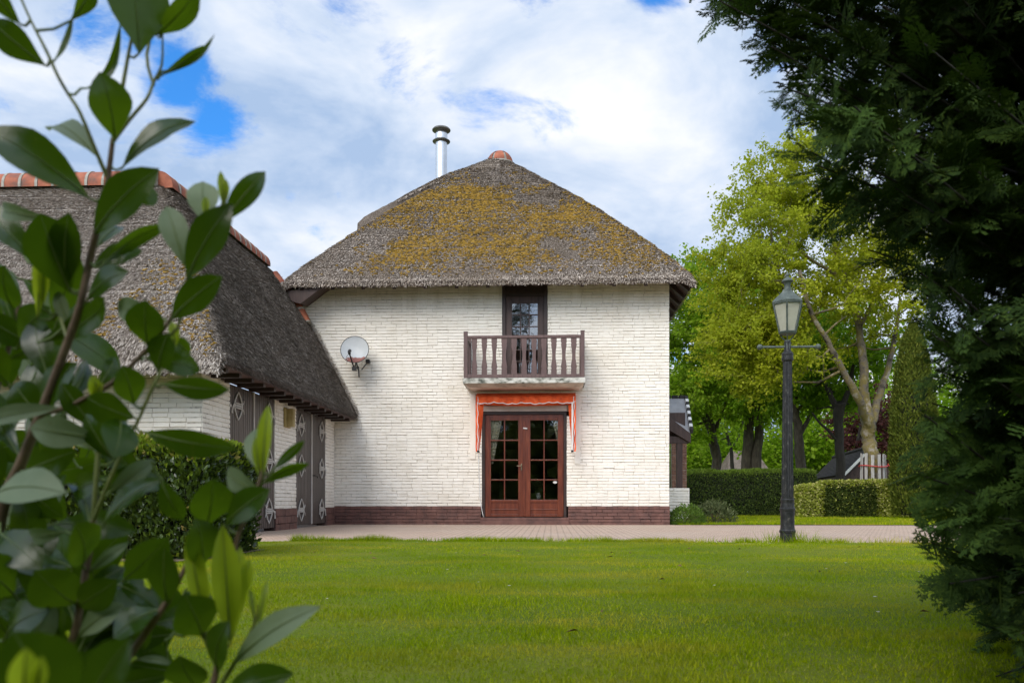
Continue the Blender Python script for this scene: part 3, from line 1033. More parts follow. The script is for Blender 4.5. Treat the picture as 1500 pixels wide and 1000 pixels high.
# rooms behind the glass (dark, lit only through the openings)
rm = MB()
rm.box(HXL + 0.215, HXR - 0.215, HY + 0.2, 27.5, 0.02, 0.10, 1)
rm.box(HXL + 0.215, HXR - 0.215, HY + 0.2, 27.5, 2.66, 2.90, 0)
rm.box(-3.6, -3.5, HY + 0.2, 24.5, 0.10, 2.66, 0)
rm.box(1.6, 1.7, HY + 0.2, 24.5, 0.10, 2.66, 0)
rm.box(-3.5, -1.55, 24.5, 24.6, 0.10, 2.66, 0)
rm.box(-0.75, 1.6, 24.5, 24.6, 0.10, 2.66, 0)
rm.box(-1.55, -0.75, 24.5, 24.6, 2.05, 2.66, 0)
rm.box(-2.4, -2.3, HY + 0.2, 21.0, 2.90, 5.4, 0)
rm.box(1.2, 1.3, HY + 0.2, 21.0, 2.90, 5.4, 0)
rm.box(-2.3, 1.2, 21.0, 21.1, 2.90, 5.4, 0)
rm.box(-2.4, 1.3, HY + 0.2, 21.1, 5.4, 5.5, 0)
rm.build("interior", [M['room'], M['room_floor']], house)

# --- roof surface
HWID = (EXR - EXL) / 2


def house_prof(d):
    t = np.clip(d / HWID, 0, 1.05)
    z = EZ + 4.36 * t + 0.20 * 4 * t * (1 - t)
    z = z - np.clip(0.14 - d, 0, 1) ** 2 * 5.0
    row = (d / 0.36 + 0.15 * np.sin(d * 5)) % 1.0
    return z + 0.022 * (1 - row) * (d > 0.2)


def house_z(x, y):
    wav = 0.05 * (vnoise(x * 0.9, y * 0.9, 31, 2) - 0.5)
    d = smin(smin(x - EXL, EXR - x, 0.25), smin(y - EYF, EYB - y, 0.25), 0.30) + 0.04
    d = np.maximum(d + wav * np.clip(d, 0, 1), 0)
    z = house_prof(d)
    dm = 7.66 + 0.49 * (x + 4.74) - 0.10 * ((y - 21.6) / 1.3) ** 4 - 0.5 * np.clip(-4.60 - x, 0, 1)
    dm = np.where((x > -4.78) & (x < -1.3) & (y > 19.9) & (y < 23.4), dm, -5)
    dm = np.minimum(np.minimum(dm, 9.20), house_prof(np.maximum(y - EYF, 0.2)) + 0.06 + 0.6 * np.clip(y - 20.6, 0, 9))
    return np.maximum(z, dm)


hx = np.arange(EXL, EXR + 0.01, 0.045)
hx = np.linspace(EXL, EXR, len(hx))
hy = np.linspace(EYF, EYB, 240)
V, Fq = heightfield("roof", hx, hy, house_z, lambda X, Y: np.ones_like(X, bool), None, None)
parts = [(V, Fq, 0)]
yin = HY + 0.02
fl = np.stack([hx, np.full_like(hx, EYF), house_z(hx, np.full_like(hx, EYF))], -1)
fi = np.stack([np.clip(hx, HXL + .05, HXR - .02), np.full_like(hx, yin), np.full_like(hx, 5.46)], -1)
parts.append((*eave_skirt(fl, fi, 0.12, (0, -1, 0)), 2))
yr = hy
rl = np.stack([np.full_like(yr, EXR), yr, house_z(np.full_like(yr, EXR), yr)], -1)
ri = np.stack([np.full_like(yr, HXR - 0.02), np.clip(yr, yin, 27.6), np.full_like(yr, 5.46)], -1)
parts.append((*eave_skirt(rl, ri, 0.12, (1, 0, 0)), 2))
ll = np.stack([np.full_like(yr, EXL), yr, house_z(np.full_like(yr, EXL), yr)], -1)
li = np.stack([np.full_like(yr, HXL + 0.5), np.clip(yr, yin, 27.6), np.full_like(yr, 5.60)], -1)
parts.append((*eave_skirt(ll, li, 0.14, (-1, 0, 0)), 2))
R = np.random.default_rng(5)
SV, SF = straws((EXL, EXR), (EYF, 22.2), house_z, 270000, 0.062, 0.0095, lambda X, Y: (Y - EYF < np.minimum(X - EXL, EXR - X) + 1.0) & (Y < 22.0), 51)
parts.append((SV, SF, 1))
for ln, out, n in ((fl, (0, -1, 0), 7000), (rl[:90], (1, 0, 0), 2000), (ll[:90], (-1, 0, 0), 2000)):
    parts.append((*fringe(ln, n, R, out), 1))
# lichen: orange clumps on the front slope
n = 260000
X = R.uniform(EXL, EXR, n)
Y = R.uniform(EYF, EYF + 4.3, n)
t = (Y - EYF) / 4.26
cx = (X + 1.3) / (4.27 * (1 - 0.78 * t))
dens = np.clip(np.interp(t, [0, 0.03, 0.09, 0.35, 0.52, 0.64, 0.74, 1], [0.0, 0.2, 0.85, 1.0, 0.85, 0.35, 0.05, 0.01]), 0, 1)
dens = dens * np.clip(np.interp(cx, [-1.0, -0.85, -0.55, 0.35, 0.75, 1.0], [0.05, 0.35, 0.95, 0.9, 0.5, 0.12]), 0, 1)
nz = vnoise(X * 1.3, Y * 2.2, 77, 5)
nz2 = vnoise(X * 7, Y * 11, 78, 2)
keep = (Y - EYF < np.minimum(X - EXL, EXR - X) + 0.3) & (R.uniform(0, 1, n) < np.clip(dens * (0.10 + 2.6 * (nz - 0.36)) * (0.4 + 1.3 * nz2), 0, 1) * 0.46)
MV, MF = blobs(X[keep], Y[keep], house_z, 0.010, 0.034, R)
parts.append((MV, MF, 3))
V, Fs, Ms = joinarr(parts)
roof = npmesh("roof", V, Fs, [M['thatch'], M['straw'], M['dark_wood'], M['lichen']], Ms, house)
roof['label'] = "grey thatch with orange lichen"

# rafter tails under the front and side eaves
rt = MB()
rt.obox((0, EYF + 0.32, 4.99 + 0.26), (0.035, 0, 0), (0, 0.30, 0.265), (0, -0.035, 0.045))
r0 = None
sx = np.linspace(EXL + 0.45, EXR - 0.35, 13)
for i, x in enumerate(sx):
    if BX0 - 0.1 < x < BX1 + 0.1:
        continue
    if r0 is None:
        r0 = rt.build("rafter_tail", M['frame_dark'], roof)
        ro = r0
        base = np.array(r0.location)
    else:
        ro = r0.copy()
        COL.objects.link(ro)
        ro.parent = roof
    ro.location = (x, 0, 0)
rs = MB()
rs.obox((EXR - 0.28, 0, 4.98 + 0.20), (0.24, 0, -0.22), (0, 0.05, 0), (0.03, 0, 0.035))
r1 = None
for y in np.arange(17.5, 26, 0.62):
    if r1 is None:
        r1 = rs.build("rafter_tail", M['frame_dark'], roof)
        ro = r1
    else:
        ro = r1.copy()
        COL.objects.link(ro)
        ro.parent = roof
    ro.location = (0, y, 0)
# brown board closing the overhang beside the lower roof
sf = MB()
sf.prism([(-5.56, 17.06, 4.93), (-4.78, 17.06, 5.02), (-4.86, 17.06, 4.97), (-5.28, 17.06, 4.66), (-5.5, 17.06, 4.72)], (0, 0.5, 0.05))
sf.build("soffit", M['dark_wood'], roof)

# ridge caps
def ridge_caps(mb, path, r, tlen, flat=0.85):
    """half-round clay caps along a 3d path, a mortar ring between them."""
    path = [np.array(p, float) for p in path]
    seg = [np.linalg.norm(b - a) for a, b in zip(path[:-1], path[1:])]
    tot = sum(seg)
    n = max(1, int(tot / tlen))
    def at(s):
        for a, b, l in zip(path[:-1], path[1:], seg):
            if s <= l + 1e-6:
                return a + (b - a) * s / l, (b - a) / l
            s -= l
        return path[-1], (path[-1] - path[-2]) / seg[-1]
    def arc(s, rr):
        c, t = at(s)
        sd = np.cross(t, [0, 0, 1.0])
        sd /= np.linalg.norm(sd)
        up = np.cross(sd, t)
        return [c + sd * rr * math.cos(w_) + up * rr * flat * math.sin(w_) for w_ in np.linspace(-0.15, math.pi + 0.15, 15)]
    for i in range(n):
        s0, s1 = i * tot / n, (i + 1) * tot / n
        rr = r * random.uniform(0.97, 1.03)
        for (a, b, ra, rb, m) in ((s0 + 0.012, s1 - 0.012, rr, rr * 1.0, 0), (s1 - 0.022, s1 + 0.022, r * 1.035, r * 1.035, 1)):
            A, B = arc(a, ra), arc(b, rb)
            k = len(mb.v)
            q_ = len(A)
            mb.v += [tuple(p_) for p_ in A + B]
            for j in range(q_ - 1):
                mb.f.append((k + j, k + j + 1, k + q_ + j + 1, k + q_ + j))
                mb.m.append(m)
            mb.f.append(tuple(k + j for j in range(q_ - 1, -1, -1)))
            mb.m.append(m)
            mb.f.append(tuple(k + q_ + j for j in range(q_)))
            mb.m.append(m)


rc = MB()
ax_ = -1.33
ridge_caps(rc, [(ax_, 21.35, 9.30), (ax_, 23.7, 9.30)], 0.335, 0.34, 0.95)
# front end: a quarter dome of three clay pieces with mortar ribs
for (a0, a1) in ((math.radians(188), math.radians(236)), (math.radians(247), math.radians(293)), (math.radians(304), math.radians(352))):
    G = []
    for el in np.linspace(0, math.pi / 2 - 0.12, 8):
        G.append([(ax_ + 0.345 * math.cos(el) * math.cos(a), 21.36 + 0.345 * math.cos(el) * math.sin(a), 9.28 + 0.34 * math.sin(el)) for a in np.linspace(a0, a1, 7)])
    k = len(rc.v)
    rc.v += [p_ for row in G for p_ in row]
    for i in range(7):
        for j in range(6):
            rc.f.append((k + i * 7 + j, k + i * 7 + j + 1, k + (i + 1) * 7 + j + 1, k + (i + 1) * 7 + j))
            rc.m.append(0)
rc.lathe((ax_, 21.36, 9.28), [(0.325 * math.cos(e_), 0.325 * math.sin(e_)) for e_ in np.linspace(0, 1.55, 9)], 28, 1)
rc.lathe((ax_, 21.36, 9.19), [(0.36, 0), (0.385, 0.03), (0.37, 0.10), (0.33, 0.11)], 28, 1)
rc.build("ridge_tile", [M['tile'], M['mortar']], roof, smooth=True, auto=40)

# flue
fl_ = MB()
fx_, fy_ = PY(646.5, 0, 22.0)[0], 22.0
k_ = 22.0 / F
zt = PY(646, 187, 22.0)[2]
fl_.lathe((fx_, fy_, 6.6), [(0.155, 0), (0.155, zt - 0.42 - 6.6)], 28, 0)
fl_.lathe((fx_, fy_, zt - 0.42), [(0.165, 0), (0.175, 0.01), (0.235, 0.03), (0.24, 0.045), (0.19, 0.075), (0.15, 0.08), (0.15, 0.28), (0.17, 0.29), (0.20, 0.30), (0.245, 0.33), (0.25, 0.35), (0.22, 0.385), (0.10, 0.41), (0.02, 0.42)], 28, 1)
fl_.lathe((fx_, fy_, zt - 0.325), [(0.165, 0), (0.165, 0.14)], 28, 0)
fl_.build("flue", [M['steel'], M['steel_dark']], roof, smooth=True, auto=35)

# --- French doors
DB = 0.15
fr = MB()
fz = DZ1 - 0.004
fr.box(DX0 + 0.003, DX0 + 0.062, HY - 0.005, HY + 0.13, DB, fz)
fr.box(DX1 - 0.062, DX1 - 0.003, HY - 0.005, HY + 0.13, DB, fz)
fr.box(DX0 + 0.0625, DX1 - 0.0625, HY - 0.003, HY + 0.128, fz - 0.055, fz)
fr.build("door_frame", M['frame_dark'], house, bevel=0.004)


def grid_door(name, x0, x1, z0, z1, y, cols, rows, stile, top, bottom, m, panel=None, mun=0.026, thick=0.05):
    d = MB()
    d.box(x0, x0 + stile[0], y, y + thick, z0, z1)
    d.box(x1 - stile[1], x1, y, y + thick, z0, z1)
    a, b = x0 + stile[0], x1 - stile[1]
    d.box(a, b, y + 0.002, y + thick - 0.002, z1 - top, z1)
    gz0, gz1 = z0 + bottom, z1 - top
    d.box(a, b, y + 0.002, y + thick - 0.002, gz0 - 0.06, gz0)
    if bottom > 0.1:
        if panel:
            zc = (z0 + gz0 - 0.06) / 2
            d.box(a, b, y + 0.002, y + thick - 0.002, z0, z0 + 0.05)
            d.box(a, b, y + 0.006, y + thick - 0.006, zc - 0.012, zc + 0.012)
            d.box(a, b, y + 0.016, y + thick - 0.016, z0 + 0.05, zc - 0.012)
            d.box(a, b, y + 0.016, y + thick - 0.016, zc + 0.012, gz0 - 0.06)
        else:
            d.box(a, b, y + 0.012, y + thick - 0.012, z0, gz0 - 0.06)
    for i in range(1, cols):
        x = a + (b - a) * i / cols
        d.box(x - mun / 2, x + mun / 2, y + 0.004, y + thick - 0.004, gz0, gz1)
    for j in range(1, rows):
        z = gz0 + (gz1 - gz0) * j / rows
        d.box(a, b, y + 0.0065, y + thick - 0.0065, z - mun / 2, z + mun / 2)
    o = d.build(name, m, house, bevel=0.005)
    g = MB()
    g.box(a + 0.001, b - 0.001, y + 0.022, y + 0.028, gz0 + 0.001, gz1 - 0.001)
    g.build("glass_pane", M['glass'], o)
    return o, (a, b, gz0, gz1)


xm = PY(768, 0, HY + 0.03)[0]
xa, xb = DX0 + 0.064, DX1 - 0.064
dl, gl_ = grid_door("door", xa, xm - 0.0015, DB + 0.012, fz - 0.058, HY + 0.035, 2, 4, (0.125, 0.13), 0.125, 0.365, M['mahogany'], True)
dr, gr_ = grid_door("door", xm + 0.0015, xb, DB + 0.012, fz - 0.058, HY + 0.035, 2, 4, (0.13, 0.125), 0.125, 0.365, M['mahogany'], True)
as_ = MB()
as_.box(xm - 0.035, xm + 0.02, HY + 0.020, HY + 0.0345, DB + 0.02, fz - 0.062)
as_.build("astragal", M['mahogany'], dl, bevel=0.004)
h = MB()
hzv = PY(765, 684, HY)[2]
h.box(xm - 0.072, xm - 0.048, HY + 0.022, HY + 0.034, hzv - 0.07, hzv + 0.08)
h.tube([(xm - 0.06, HY + 0.03, hzv + 0.03), (xm - 0.06, HY - 0.025, hzv + 0.03), (xm - 0.16, HY - 0.03, hzv + 0.025)], 0.010, 8)
h.lathe((xm - 0.06, HY + 0.012, hzv - 0.05), [(0.012, 0), (0.012, 0.02)], 10)
h.build("handle", M['brass'], dl, bevel=0.003)
kn = MB()
kz = PY(770, 627, HY)[2]
kn.obox((xm + 0.02, HY + 0.012, kz), (0.045, 0, -0.006), (0, 0.008, 0), (0.001, 0, 0.013))
kn.build("latch", M['white_paint'], dr, bevel=0.004)
stk = MB()
sxk, szk = PY(813, 706, HY)[0], PY(813, 706, HY)[2]
stk.prism([(sxk + 0.045 * math.cos(t), HY + 0.054, szk + 0.026 * math.sin(t)) for t in np.linspace(0, 2 * math.pi, 17)[:-1]], (0, 0.002, 0))
stk.build("sticker", M['white_paint'], dr)

# --- balcony door
bz1 = 5.33
fb = MB()
fb.box(BX0 + 0.003, BX0 + 0.075, HY - 0.02, HY + 0.13, BZ0, bz1)
fb.box(BX1 - 0.075, BX1 - 0.003, HY - 0.02, HY + 0.13, BZ0, bz1)
btop = PY(770, 433, HY)[2]
fb.box(BX0 + 0.0755, BX1 - 0.0755, HY + 0.02, HY + 0.12, btop, bz1 - 0.001)
fb.build("door_frame", M['frame_dark'], house, bevel=0.004)
bd, gb_ = grid_door("balcony_door", BX0 + 0.077, BX1 - 0.077, BZ0 + 0.02, btop - 0.004, HY + 0.03, 3, 6, (0.135, 0.135), 0.15, 0.30, M['dark_wood'], False, mun=0.022)

# --- balcony
BY = 16.8
sx0, sx1 = PY(678, 0, BY)[0], PY(857.5, 0, BY)[0]
sz0, sz1 = PY(0, 566.2, BY)[2], PY(0, 558.5, BY)[2]
bal = MB()
bal.box(sx0, sx1, BY, HY - 0.012, sz0, sz1, 1)
tx0, tx1 = PY(692, 0, HY)[0], PY(848, 0, HY)[0]
# flared underside
b = len(bal.v)
lo, hi = sz0 - 0.055, sz0 - 0.001
bal.v += [(sx0 + 0.03, BY + 0.03, hi), (sx1 - 0.03, BY + 0.03, hi), (sx1 - 0.03, HY - 0.012, hi), (sx0 + 0.03, HY - 0.012, hi),
          (tx0, BY + 0.16, lo), (tx1, BY + 0.16, lo), (tx1, HY - 0.012, lo), (tx0, HY - 0.012, lo)]
for q_ in ((4, 5, 6, 7), (0, 1, 5, 4), (1, 2, 6, 5), (3, 0, 4, 7), (2, 3, 7, 6)):
    bal.f.append(tuple(b + i for i in q_))
    bal.m.append(0)
balcony = bal.build("balcony", [M['concrete'], M['slab_edge']], house, bevel=0.006)
rl0, rl1 = sz1 + 0.002, PY(0, 494, BY)[2]
po = MB()
po.box(-0.04, 0.04, -0.04, 0.04, 0, rl1 - rl0 + 0.02)
po.prism([(-0.045, -0.045, rl1 - rl0 + 0.0205), (0.045, -0.045, rl1 - rl0 + 0.0205), (0.045, 0.045, rl1 - rl0 + 0.0205), (-0.045, 0.045, rl1 - rl0 + 0.0205)], (0, 0, 0.012))
pst = None
for (x, y) in ((sx0 + 0.055, BY + 0.055), (sx1 - 0.055, BY + 0.055), (sx0 + 0.055, HY - 0.06), (sx1 - 0.055, HY - 0.06)):
    if pst is None:
        pst = MB()
        pst.v, pst.f, pst.m = [tuple(np.array(v_) + WL[house.name]) for v_ in po.v], po.f, po.m
        pst = pst.build("railing_post", M['rail_wood'], balcony, bevel=0.006)
        o = pst
    else:
        o = pst.copy()
        COL.objects.link(o)
        o.parent = balcony
    o.location = np.array([x, y, rl0]) - WL[house.name]
rr_ = MB()
zr = rl1 - 0.055
for (za, zb) in ((zr - 0.055, zr), (rl0 + 0.005, rl0 + 0.075)):
    rr_.box(sx0 + 0.096, sx1 - 0.096, BY + 0.025, BY + 0.085, za, zb)
    for x in (sx0 + 0.025, sx1 - 0.085):
        rr_.box(x, x + 0.06, BY + 0.096, HY - 0.10, za, zb)
rr_.build("handrail", M['rail_wood'], balcony, bevel=0.005)
bz0, bz1_ = rl0 + 0.076, zr - 0.056
hh = bz1_ - bz0
prof = [(0, .052), (.14, .052), (.15, .044), (.165, .044), (.18, .054), (.22, .054), (.30, .046), (.42, .034), (.54, .032), (.66, .037), (.76, .047), (.83, .053), (.845, .044), (.86, .044), (.875, .053), (1, .053)]
bp = MB()
pl = [(wd * 1.1, 0, z * hh) for z, wd in prof] + [(-wd * 1.1, 0, z * hh) for z, wd in reversed(prof)]
bp.prism([np.array(q_) + WL[house.name] for q_ in pl], (0, 0.026, 0))
bl = None
for x in [PY(694.6 + 14.6 * i, 0, BY)[0] for i in range(11)]:
    if bl is None:
        bl = bp.build("baluster", M['rail_wood'], balcony, bevel=0.003)
        o = bl
    else:
        o = bl.copy()
        COL.objects.link(o)
        o.parent = balcony
    o.location = np.array([x, BY + 0.042, bz0]) - WL[house.name]
for x in (sx0 + 0.042, sx1 - 0.068):
    for y in (16.99, 17.17, 17.35):
        o = bl.copy()
        COL.objects.link(o)
        o.parent = balcony
        o.rotation_euler = (0, 0, math.pi / 2)
        o.location = np.array([x + 0.026, y, bz0]) - WL[house.name]

# panel and cream strips round the awning
pn = MB()
pn.box(AX0 + 0.002, AX1 - 0.002, HY - 0.004, HY + 0.05, DZ1 + 0.002, AZ1 - 0.002, 0)
pn.box(AX0 - 0.02, AX0 + 0.10, HY - 0.022, HY - 0.0042, 1.40, AZ1 + 0.0, 1)
pn.box(AX1 - 0.10, AX1 + 0.02, HY - 0.022, HY - 0.0042, 1.30, AZ1 + 0.0, 1)
pn.box(DX0 + 0.0, DX1 - 0.0, HY - 0.016, HY - 0.0042, DZ1 + 0.004, DZ1 + 0.12, 2)
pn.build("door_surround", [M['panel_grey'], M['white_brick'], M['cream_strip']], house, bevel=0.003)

# thin cable beside the door and one in the corner
cb = MB()
cb.tube([PY(700, 655, HY) + [0, -0.02, 0], PY(702, 700, HY) + [0, -0.015, 0], PY(703, 730, HY) + [0, -0.02, 0], PY(707, 752, HY) + [0, -0.03, 0], PY(709, 757, HY) + [0, -0.04, 0]], 0.008, 6)
cb.build("cable", M['white_paint'], house, smooth=True)

# --- porch on the far side
pc = MB()
a = [PY(982, 611, 19.5), PY(1011, 633, 19.5), PY(1003.5, 583, 21.2), PY(975, 583, 21.2)]
a[0][0] = a[3][0] = 2.53
pc.prism([p_ for p_ in a], (0, 0.03, -0.06), 0)
porch = pc.build("porch", [M['slate']], house)
pt_ = MB()
for i in range(11):                            # dark and light verge tiles
    t0, t1 = i / 11, (i + 0.9) / 11
    A, B = a[1] * (1 - t0) + a[2] * t0, a[1] * (1 - t1) + a[2] * t1
    pt_.obox((A + B) / 2 + [0.03, 0, 0.02], (B - A) / 2 * 0.95, (0.04, 0, 0), (0, -0.02, 0.05), i % 2)
for i in range(5):
    t0, t1 = i / 5, (i + 0.9) / 5
    A, B = a[2] * (1 - t0) + a[3] * t0, a[2] * (1 - t1) + a[3] * t1
    pt_.obox((A + B) / 2 + [0, 0, 0.03], (B - A) / 2 * 0.95, (0, 0.04, 0), (0, 0, 0.04), 0)
pt_.build("verge_tile", [M['barn_tile'], M['white_paint']], porch, bevel=0.01)
bb = MB()
q1, q2 = PY(979, 609, 19.42), PY(1012, 635, 19.42)
bb.prism([q1, q2, q2 - [0, 0, .22], q1 - [0, 0, .32]], (0, 0.06, 0))
q3, q4 = PY(979, 641, 19.44), PY(1005, 641, 19.44)
bb.box(2.53, 3.25, 19.49, 19.62, q3[2] - 0.13, q3[2] + 0.04)
bb.box(2.53, 3.20, 19.70, 19.74, q3[2] - 0.02, q3[2] + 0.62)
bb.build("fascia", M['dark_wood'], porch, bevel=0.006)
px0, px1 = PY(991, 0, 19.55)[0], PY(999.5, 0, 19.55)[0]
pp = MB()
pp.box(px0, px1, 19.50, 19.63, 0.80, q3[2] - 0.131)
pp.build("post", M['dark_wood'], porch, bevel=0.006)
pw = MB()
brick_wall(pw, (2.53, 19.3, 0), (1, 0, 0), (0, -1, 0), PY(1010, 0, 19.3)[0] - 2.53, 0.0, 0.80, seed=5)
pw.box(2.53, PY(1010, 0, 19.3)[0] - 0.002, 19.52, 19.75, 0, 0.797, 0)
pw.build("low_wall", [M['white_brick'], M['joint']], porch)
pb = MB()
brick_wall(pb, (PY(984, 0, 22.0)[0], 22.0, 0), (1, 0, 0), (0, -1, 0), PY(1006, 0, 22)[0] - PY(984, 0, 22)[0], 0.0, 2.30, seed=6)
pb.build("brick_pier", [M['red_brick'], M['joint']], porch)

# ------------------------------------------------------------------ orange awning over the French doors
aw = thing("awning", ((AX0 + AX1) / 2, HY - 0.03, 2.3), "orange folding awning with white scalloped trim above the French doors", "awning")
AYF = 17.28
ax0, ax1 = PY(697, 0, AYF)[0], PY(843.5, 0, AYF)[0]
azt = PY(0, 584, AYF)[2]
cv = MB()
ns = 60
for i in range(ns):                            # sloping hood, front edge rolled over
    u0, u1 = i / ns, (i + 1) / ns
    x0_, x1_ = ax0 + (ax1 - ax0) * u0, ax0 + (ax1 - ax0) * u1
    sag = lambda u: 0.012 * math.sin(u * 23) + 0.02 * math.sin(u * math.pi)
    rows_ = [(HY - 0.03, azt + 0.09), (AYF + 0.04, azt + 0.004), (AYF, azt - 0.025)]
    for (ya, za), (yb, zb) in zip(rows_[:-1], rows_[1:]):
        cv.prism([(x0_, ya, za), (x1_, ya, za), (x1_, yb, zb - sag(u1) * 0.3), (x0_, yb, zb - sag(u0) * 0.3)], (0, 0.0, -0.003))
    sc = lambda u: azt - 0.125 - 0.022 * abs(math.sin(u * math.pi * 11)) - sag(u)
    fy = lambda u: AYF - 0.012 * math.sin(u * 40)
    cv.prism([(x0_, fy(u0), azt - 0.025 - sag(u0) * .3), (x1_, fy(u1), azt - 0.025 - sag(u1) * .3), (x1_, fy(u1), sc(u1)), (x0_, fy(u0), sc(u0))], (0, 0.003, 0))
    cv.prism([(x0_, fy(u0) - 0.001, sc(u0) + 0.004), (x1_, fy(u1) - 0.001, sc(u1) + 0.004), (x1_, fy(u1) - 0.001, sc(u1) - 0.014), (x0_, fy(u0) - 0.001, sc(u0) - 0.014)], (0, 0.005, 0), 1)
    # second, lower fold of cloth behind the scalloped hem
    if 1 < i < ns - 2:
        lo_ = lambda u: azt - 0.17 - 0.035 * math.sin(u * math.pi)
        cv.prism([(x0_, AYF + 0.10, azt - 0.05), (x1_, AYF + 0.10, azt - 0.05), (x1_, AYF + 0.12, lo_(u1)), (x0_, AYF + 0.12, lo_(u0))], (0, 0.003, 0))
cv.build("canopy", [M['orange'], M['white_paint']], aw, smooth=False)
azb = PY(0, 662, AYF)[2]
for sgn, xo in ((1, ax0), (-1, ax1)):
    sd_ = MB()
    nz_ = 26
    for i in range(nz_):
        t0, t1 = i / nz_, (i + 1) / nz_
        z0_, z1_ = azt - 0.02 - (azt - azb) * t0, azt - 0.02 - (azt - azb) * t1
        wi = lambda t: 0.115 * (1 - t) ** 0.75 + 0.055
        wv = lambda t: 0.010 * math.sin(t * 26)
        fo = lambda t: 0.018 * math.sin(t * 9 + 1)
        outer0, outer1 = xo + sgn * wv(t0) * .4, xo + sgn * wv(t1) * .4
        # front flap, then the side cloth folding back towards the wall
        sd_.prism([(outer0, AYF - 0.02, z0_), (xo + sgn * 0.055, AYF + fo(t0), z0_), (xo + sgn * 0.055, AYF + fo(t1), z1_), (outer1, AYF - 0.02, z1_)], (0, 0.003, 0))
        sd_.prism([(xo + sgn * 0.055, AYF + fo(t0), z0_), (xo + sgn * wi(t0), AYF + 0.12, z0_), (xo + sgn * wi(t1), AYF + 0.12, z1_), (xo + sgn * 0.055, AYF + fo(t1), z1_)], (0, 0.003, 0))
        e0, e1 = xo + sgn * (0.035 + wv(t0)), xo + sgn * (0.035 + wv(t1))
        sd_.prism([(e0, AYF - 0.024, z0_), (e0 + sgn * 0.012, AYF - 0.024, z0_), (e1 + sgn * 0.012, AYF - 0.024, z1_), (e1, AYF - 0.024, z1_)], (0, 0.004, 0), 1)
    sd_.build("side_flap", [M['orange'], M['white_paint']], aw)
    ar = MB()
    xa_ = xo + sgn * (0.075 if sgn < 0 else 0.05)
    ar.box(xa_ - 0.016, xa_ + 0.016, AYF - 0.055 if sgn < 0 else AYF + 0.02, AYF - 0.025 if sgn < 0 else AYF + 0.05, azb + 0.005, azt - 0.15, 0)
    ar.box(xa_ - 0.025, xa_ + 0.025, AYF - 0.06, AYF + 0.06, azb - 0.035, azb + 0.0045, 1)
    ar.tube([(xa_, AYF, azb - 0.01), (xa_, HY - 0.025, azb - 0.01)], 0.014, 8, 0)
    ar.build("arm", [M['white_paint'], M['black_plastic']], aw, bevel=0.004)

# ------------------------------------------------------------------ satellite dish
DC = PY(519.5, 511.5, 17.15)
dish = thing("satellite_dish", tuple(PY(526, 552, HY)), "grey satellite dish with peeling red patches mounted on the white wall", "satellite dish")
dn = Vector((0.10, -0.93, 0.30)).normalized()
du = Vector((0, 0, 1)) - dn * dn.z
du.normalize()
ds = du.cross(dn)
q = NT("peeling dish paint")
sepn = q.n('ShaderNodeSeparateXYZ')
q.l(q.coord(), sepn.inputs[0])
hgt = q.math('ADD', sepn.outputs[2], q.math('MULTIPLY', q.math('SUBTRACT', q.noise(9, 4), 0.5), 0.42))
msk = q.ramp(q.math('MULTIPLY', q.math('SUBTRACT', hgt, DC[2] - WL[dish.name][2] - 0.18), 6.0), [(0.0, (1, 1, 1)), (0.04, (0, 0, 0))])
q.set(q.mix(msk, q.ramp(q.noise(3, 5), [(0.3, (0.40, 0.42, 0.42)), (0.7, (0.50, 0.51, 0.51))]), (0.22, 0.075, 0.055)), 0.5)
rf = MB()
RR = 0.295
rings, nseg = 9, 40
for side, off in ((0, 0.0), (1, 0.008)):
    b = len(rf.v)
    for i in range(rings + 1):
        r_ = RR * i / rings
        for k in range(nseg):
            w_ = 2 * math.pi * k / nseg
            p_ = Vector(DC) + ds * r_ * math.cos(w_) + du * r_ * 1.06 * math.sin(w_) - dn * (0.075 * (1 - (r_ / RR) ** 2) + off)
            rf.v.append(tuple(p_))
    for i in range(rings):
        for k in range(nseg):
            k2 = (k + 1) % nseg
            f_ = (b + i * nseg + k, b + i * nseg + k2, b + (i + 1) * nseg + k2, b + (i + 1) * nseg + k)
            rf.f.append(f_ if side == 0 else f_[::-1])
            rf.m.append(0)
rim = [tuple(Vector(DC) + ds * RR * math.cos(t) + du * RR * 1.06 * math.sin(t) - dn * 0.004) for t in np.linspace(0, 2 * math.pi, 41)]
rf.tube(rim, 0.007, 6, 1)
rf.build("reflector", [q.m, M['iron']], dish, smooth=True, auto=50)
am = MB()
pa, pb_ = PY(519, 540, 17.08), PY(512, 518, 16.86)
am.tube([pa, pb_], 0.016, 8)
am.obox(pa, (0.04, 0, 0), (0, 0.05, 0), (0, 0, 0.04))
am.tube([PY(525, 537, 17.2), PY(526, 552, HY - 0.03)], 0.015, 8)
am.tube([Vector(pa), PY(522, 530, 17.3), PY(524, 540, HY - 0.05)], 0.018, 8)
am.obox(PY(539, 529, HY - 0.06), (0.04, 0, 0), (0, 0.05, 0), (0, 0, 0.035))
am.tube([PY(530, 541, 17.25), PY(538, 531, HY - 0.06)], 0.012, 8)
am.build("arm", M['black_plastic'], dish, smooth=True, auto=40)
lnb = MB()
lnb.tube([pb_, PY(511.5, 515, 16.92), PY(512.5, 513.5, 16.98)], [0.028, 0.034, 0.036], 12)
lnb.tube([PY(511, 518, 16.88), PY(507, 523, 16.88), PY(508, 527, 16.9), PY(511, 525, 16.9)], 0.004, 6)
lnb.build("receiver_head", M['black_plastic'], dish, smooth=True, auto=40)

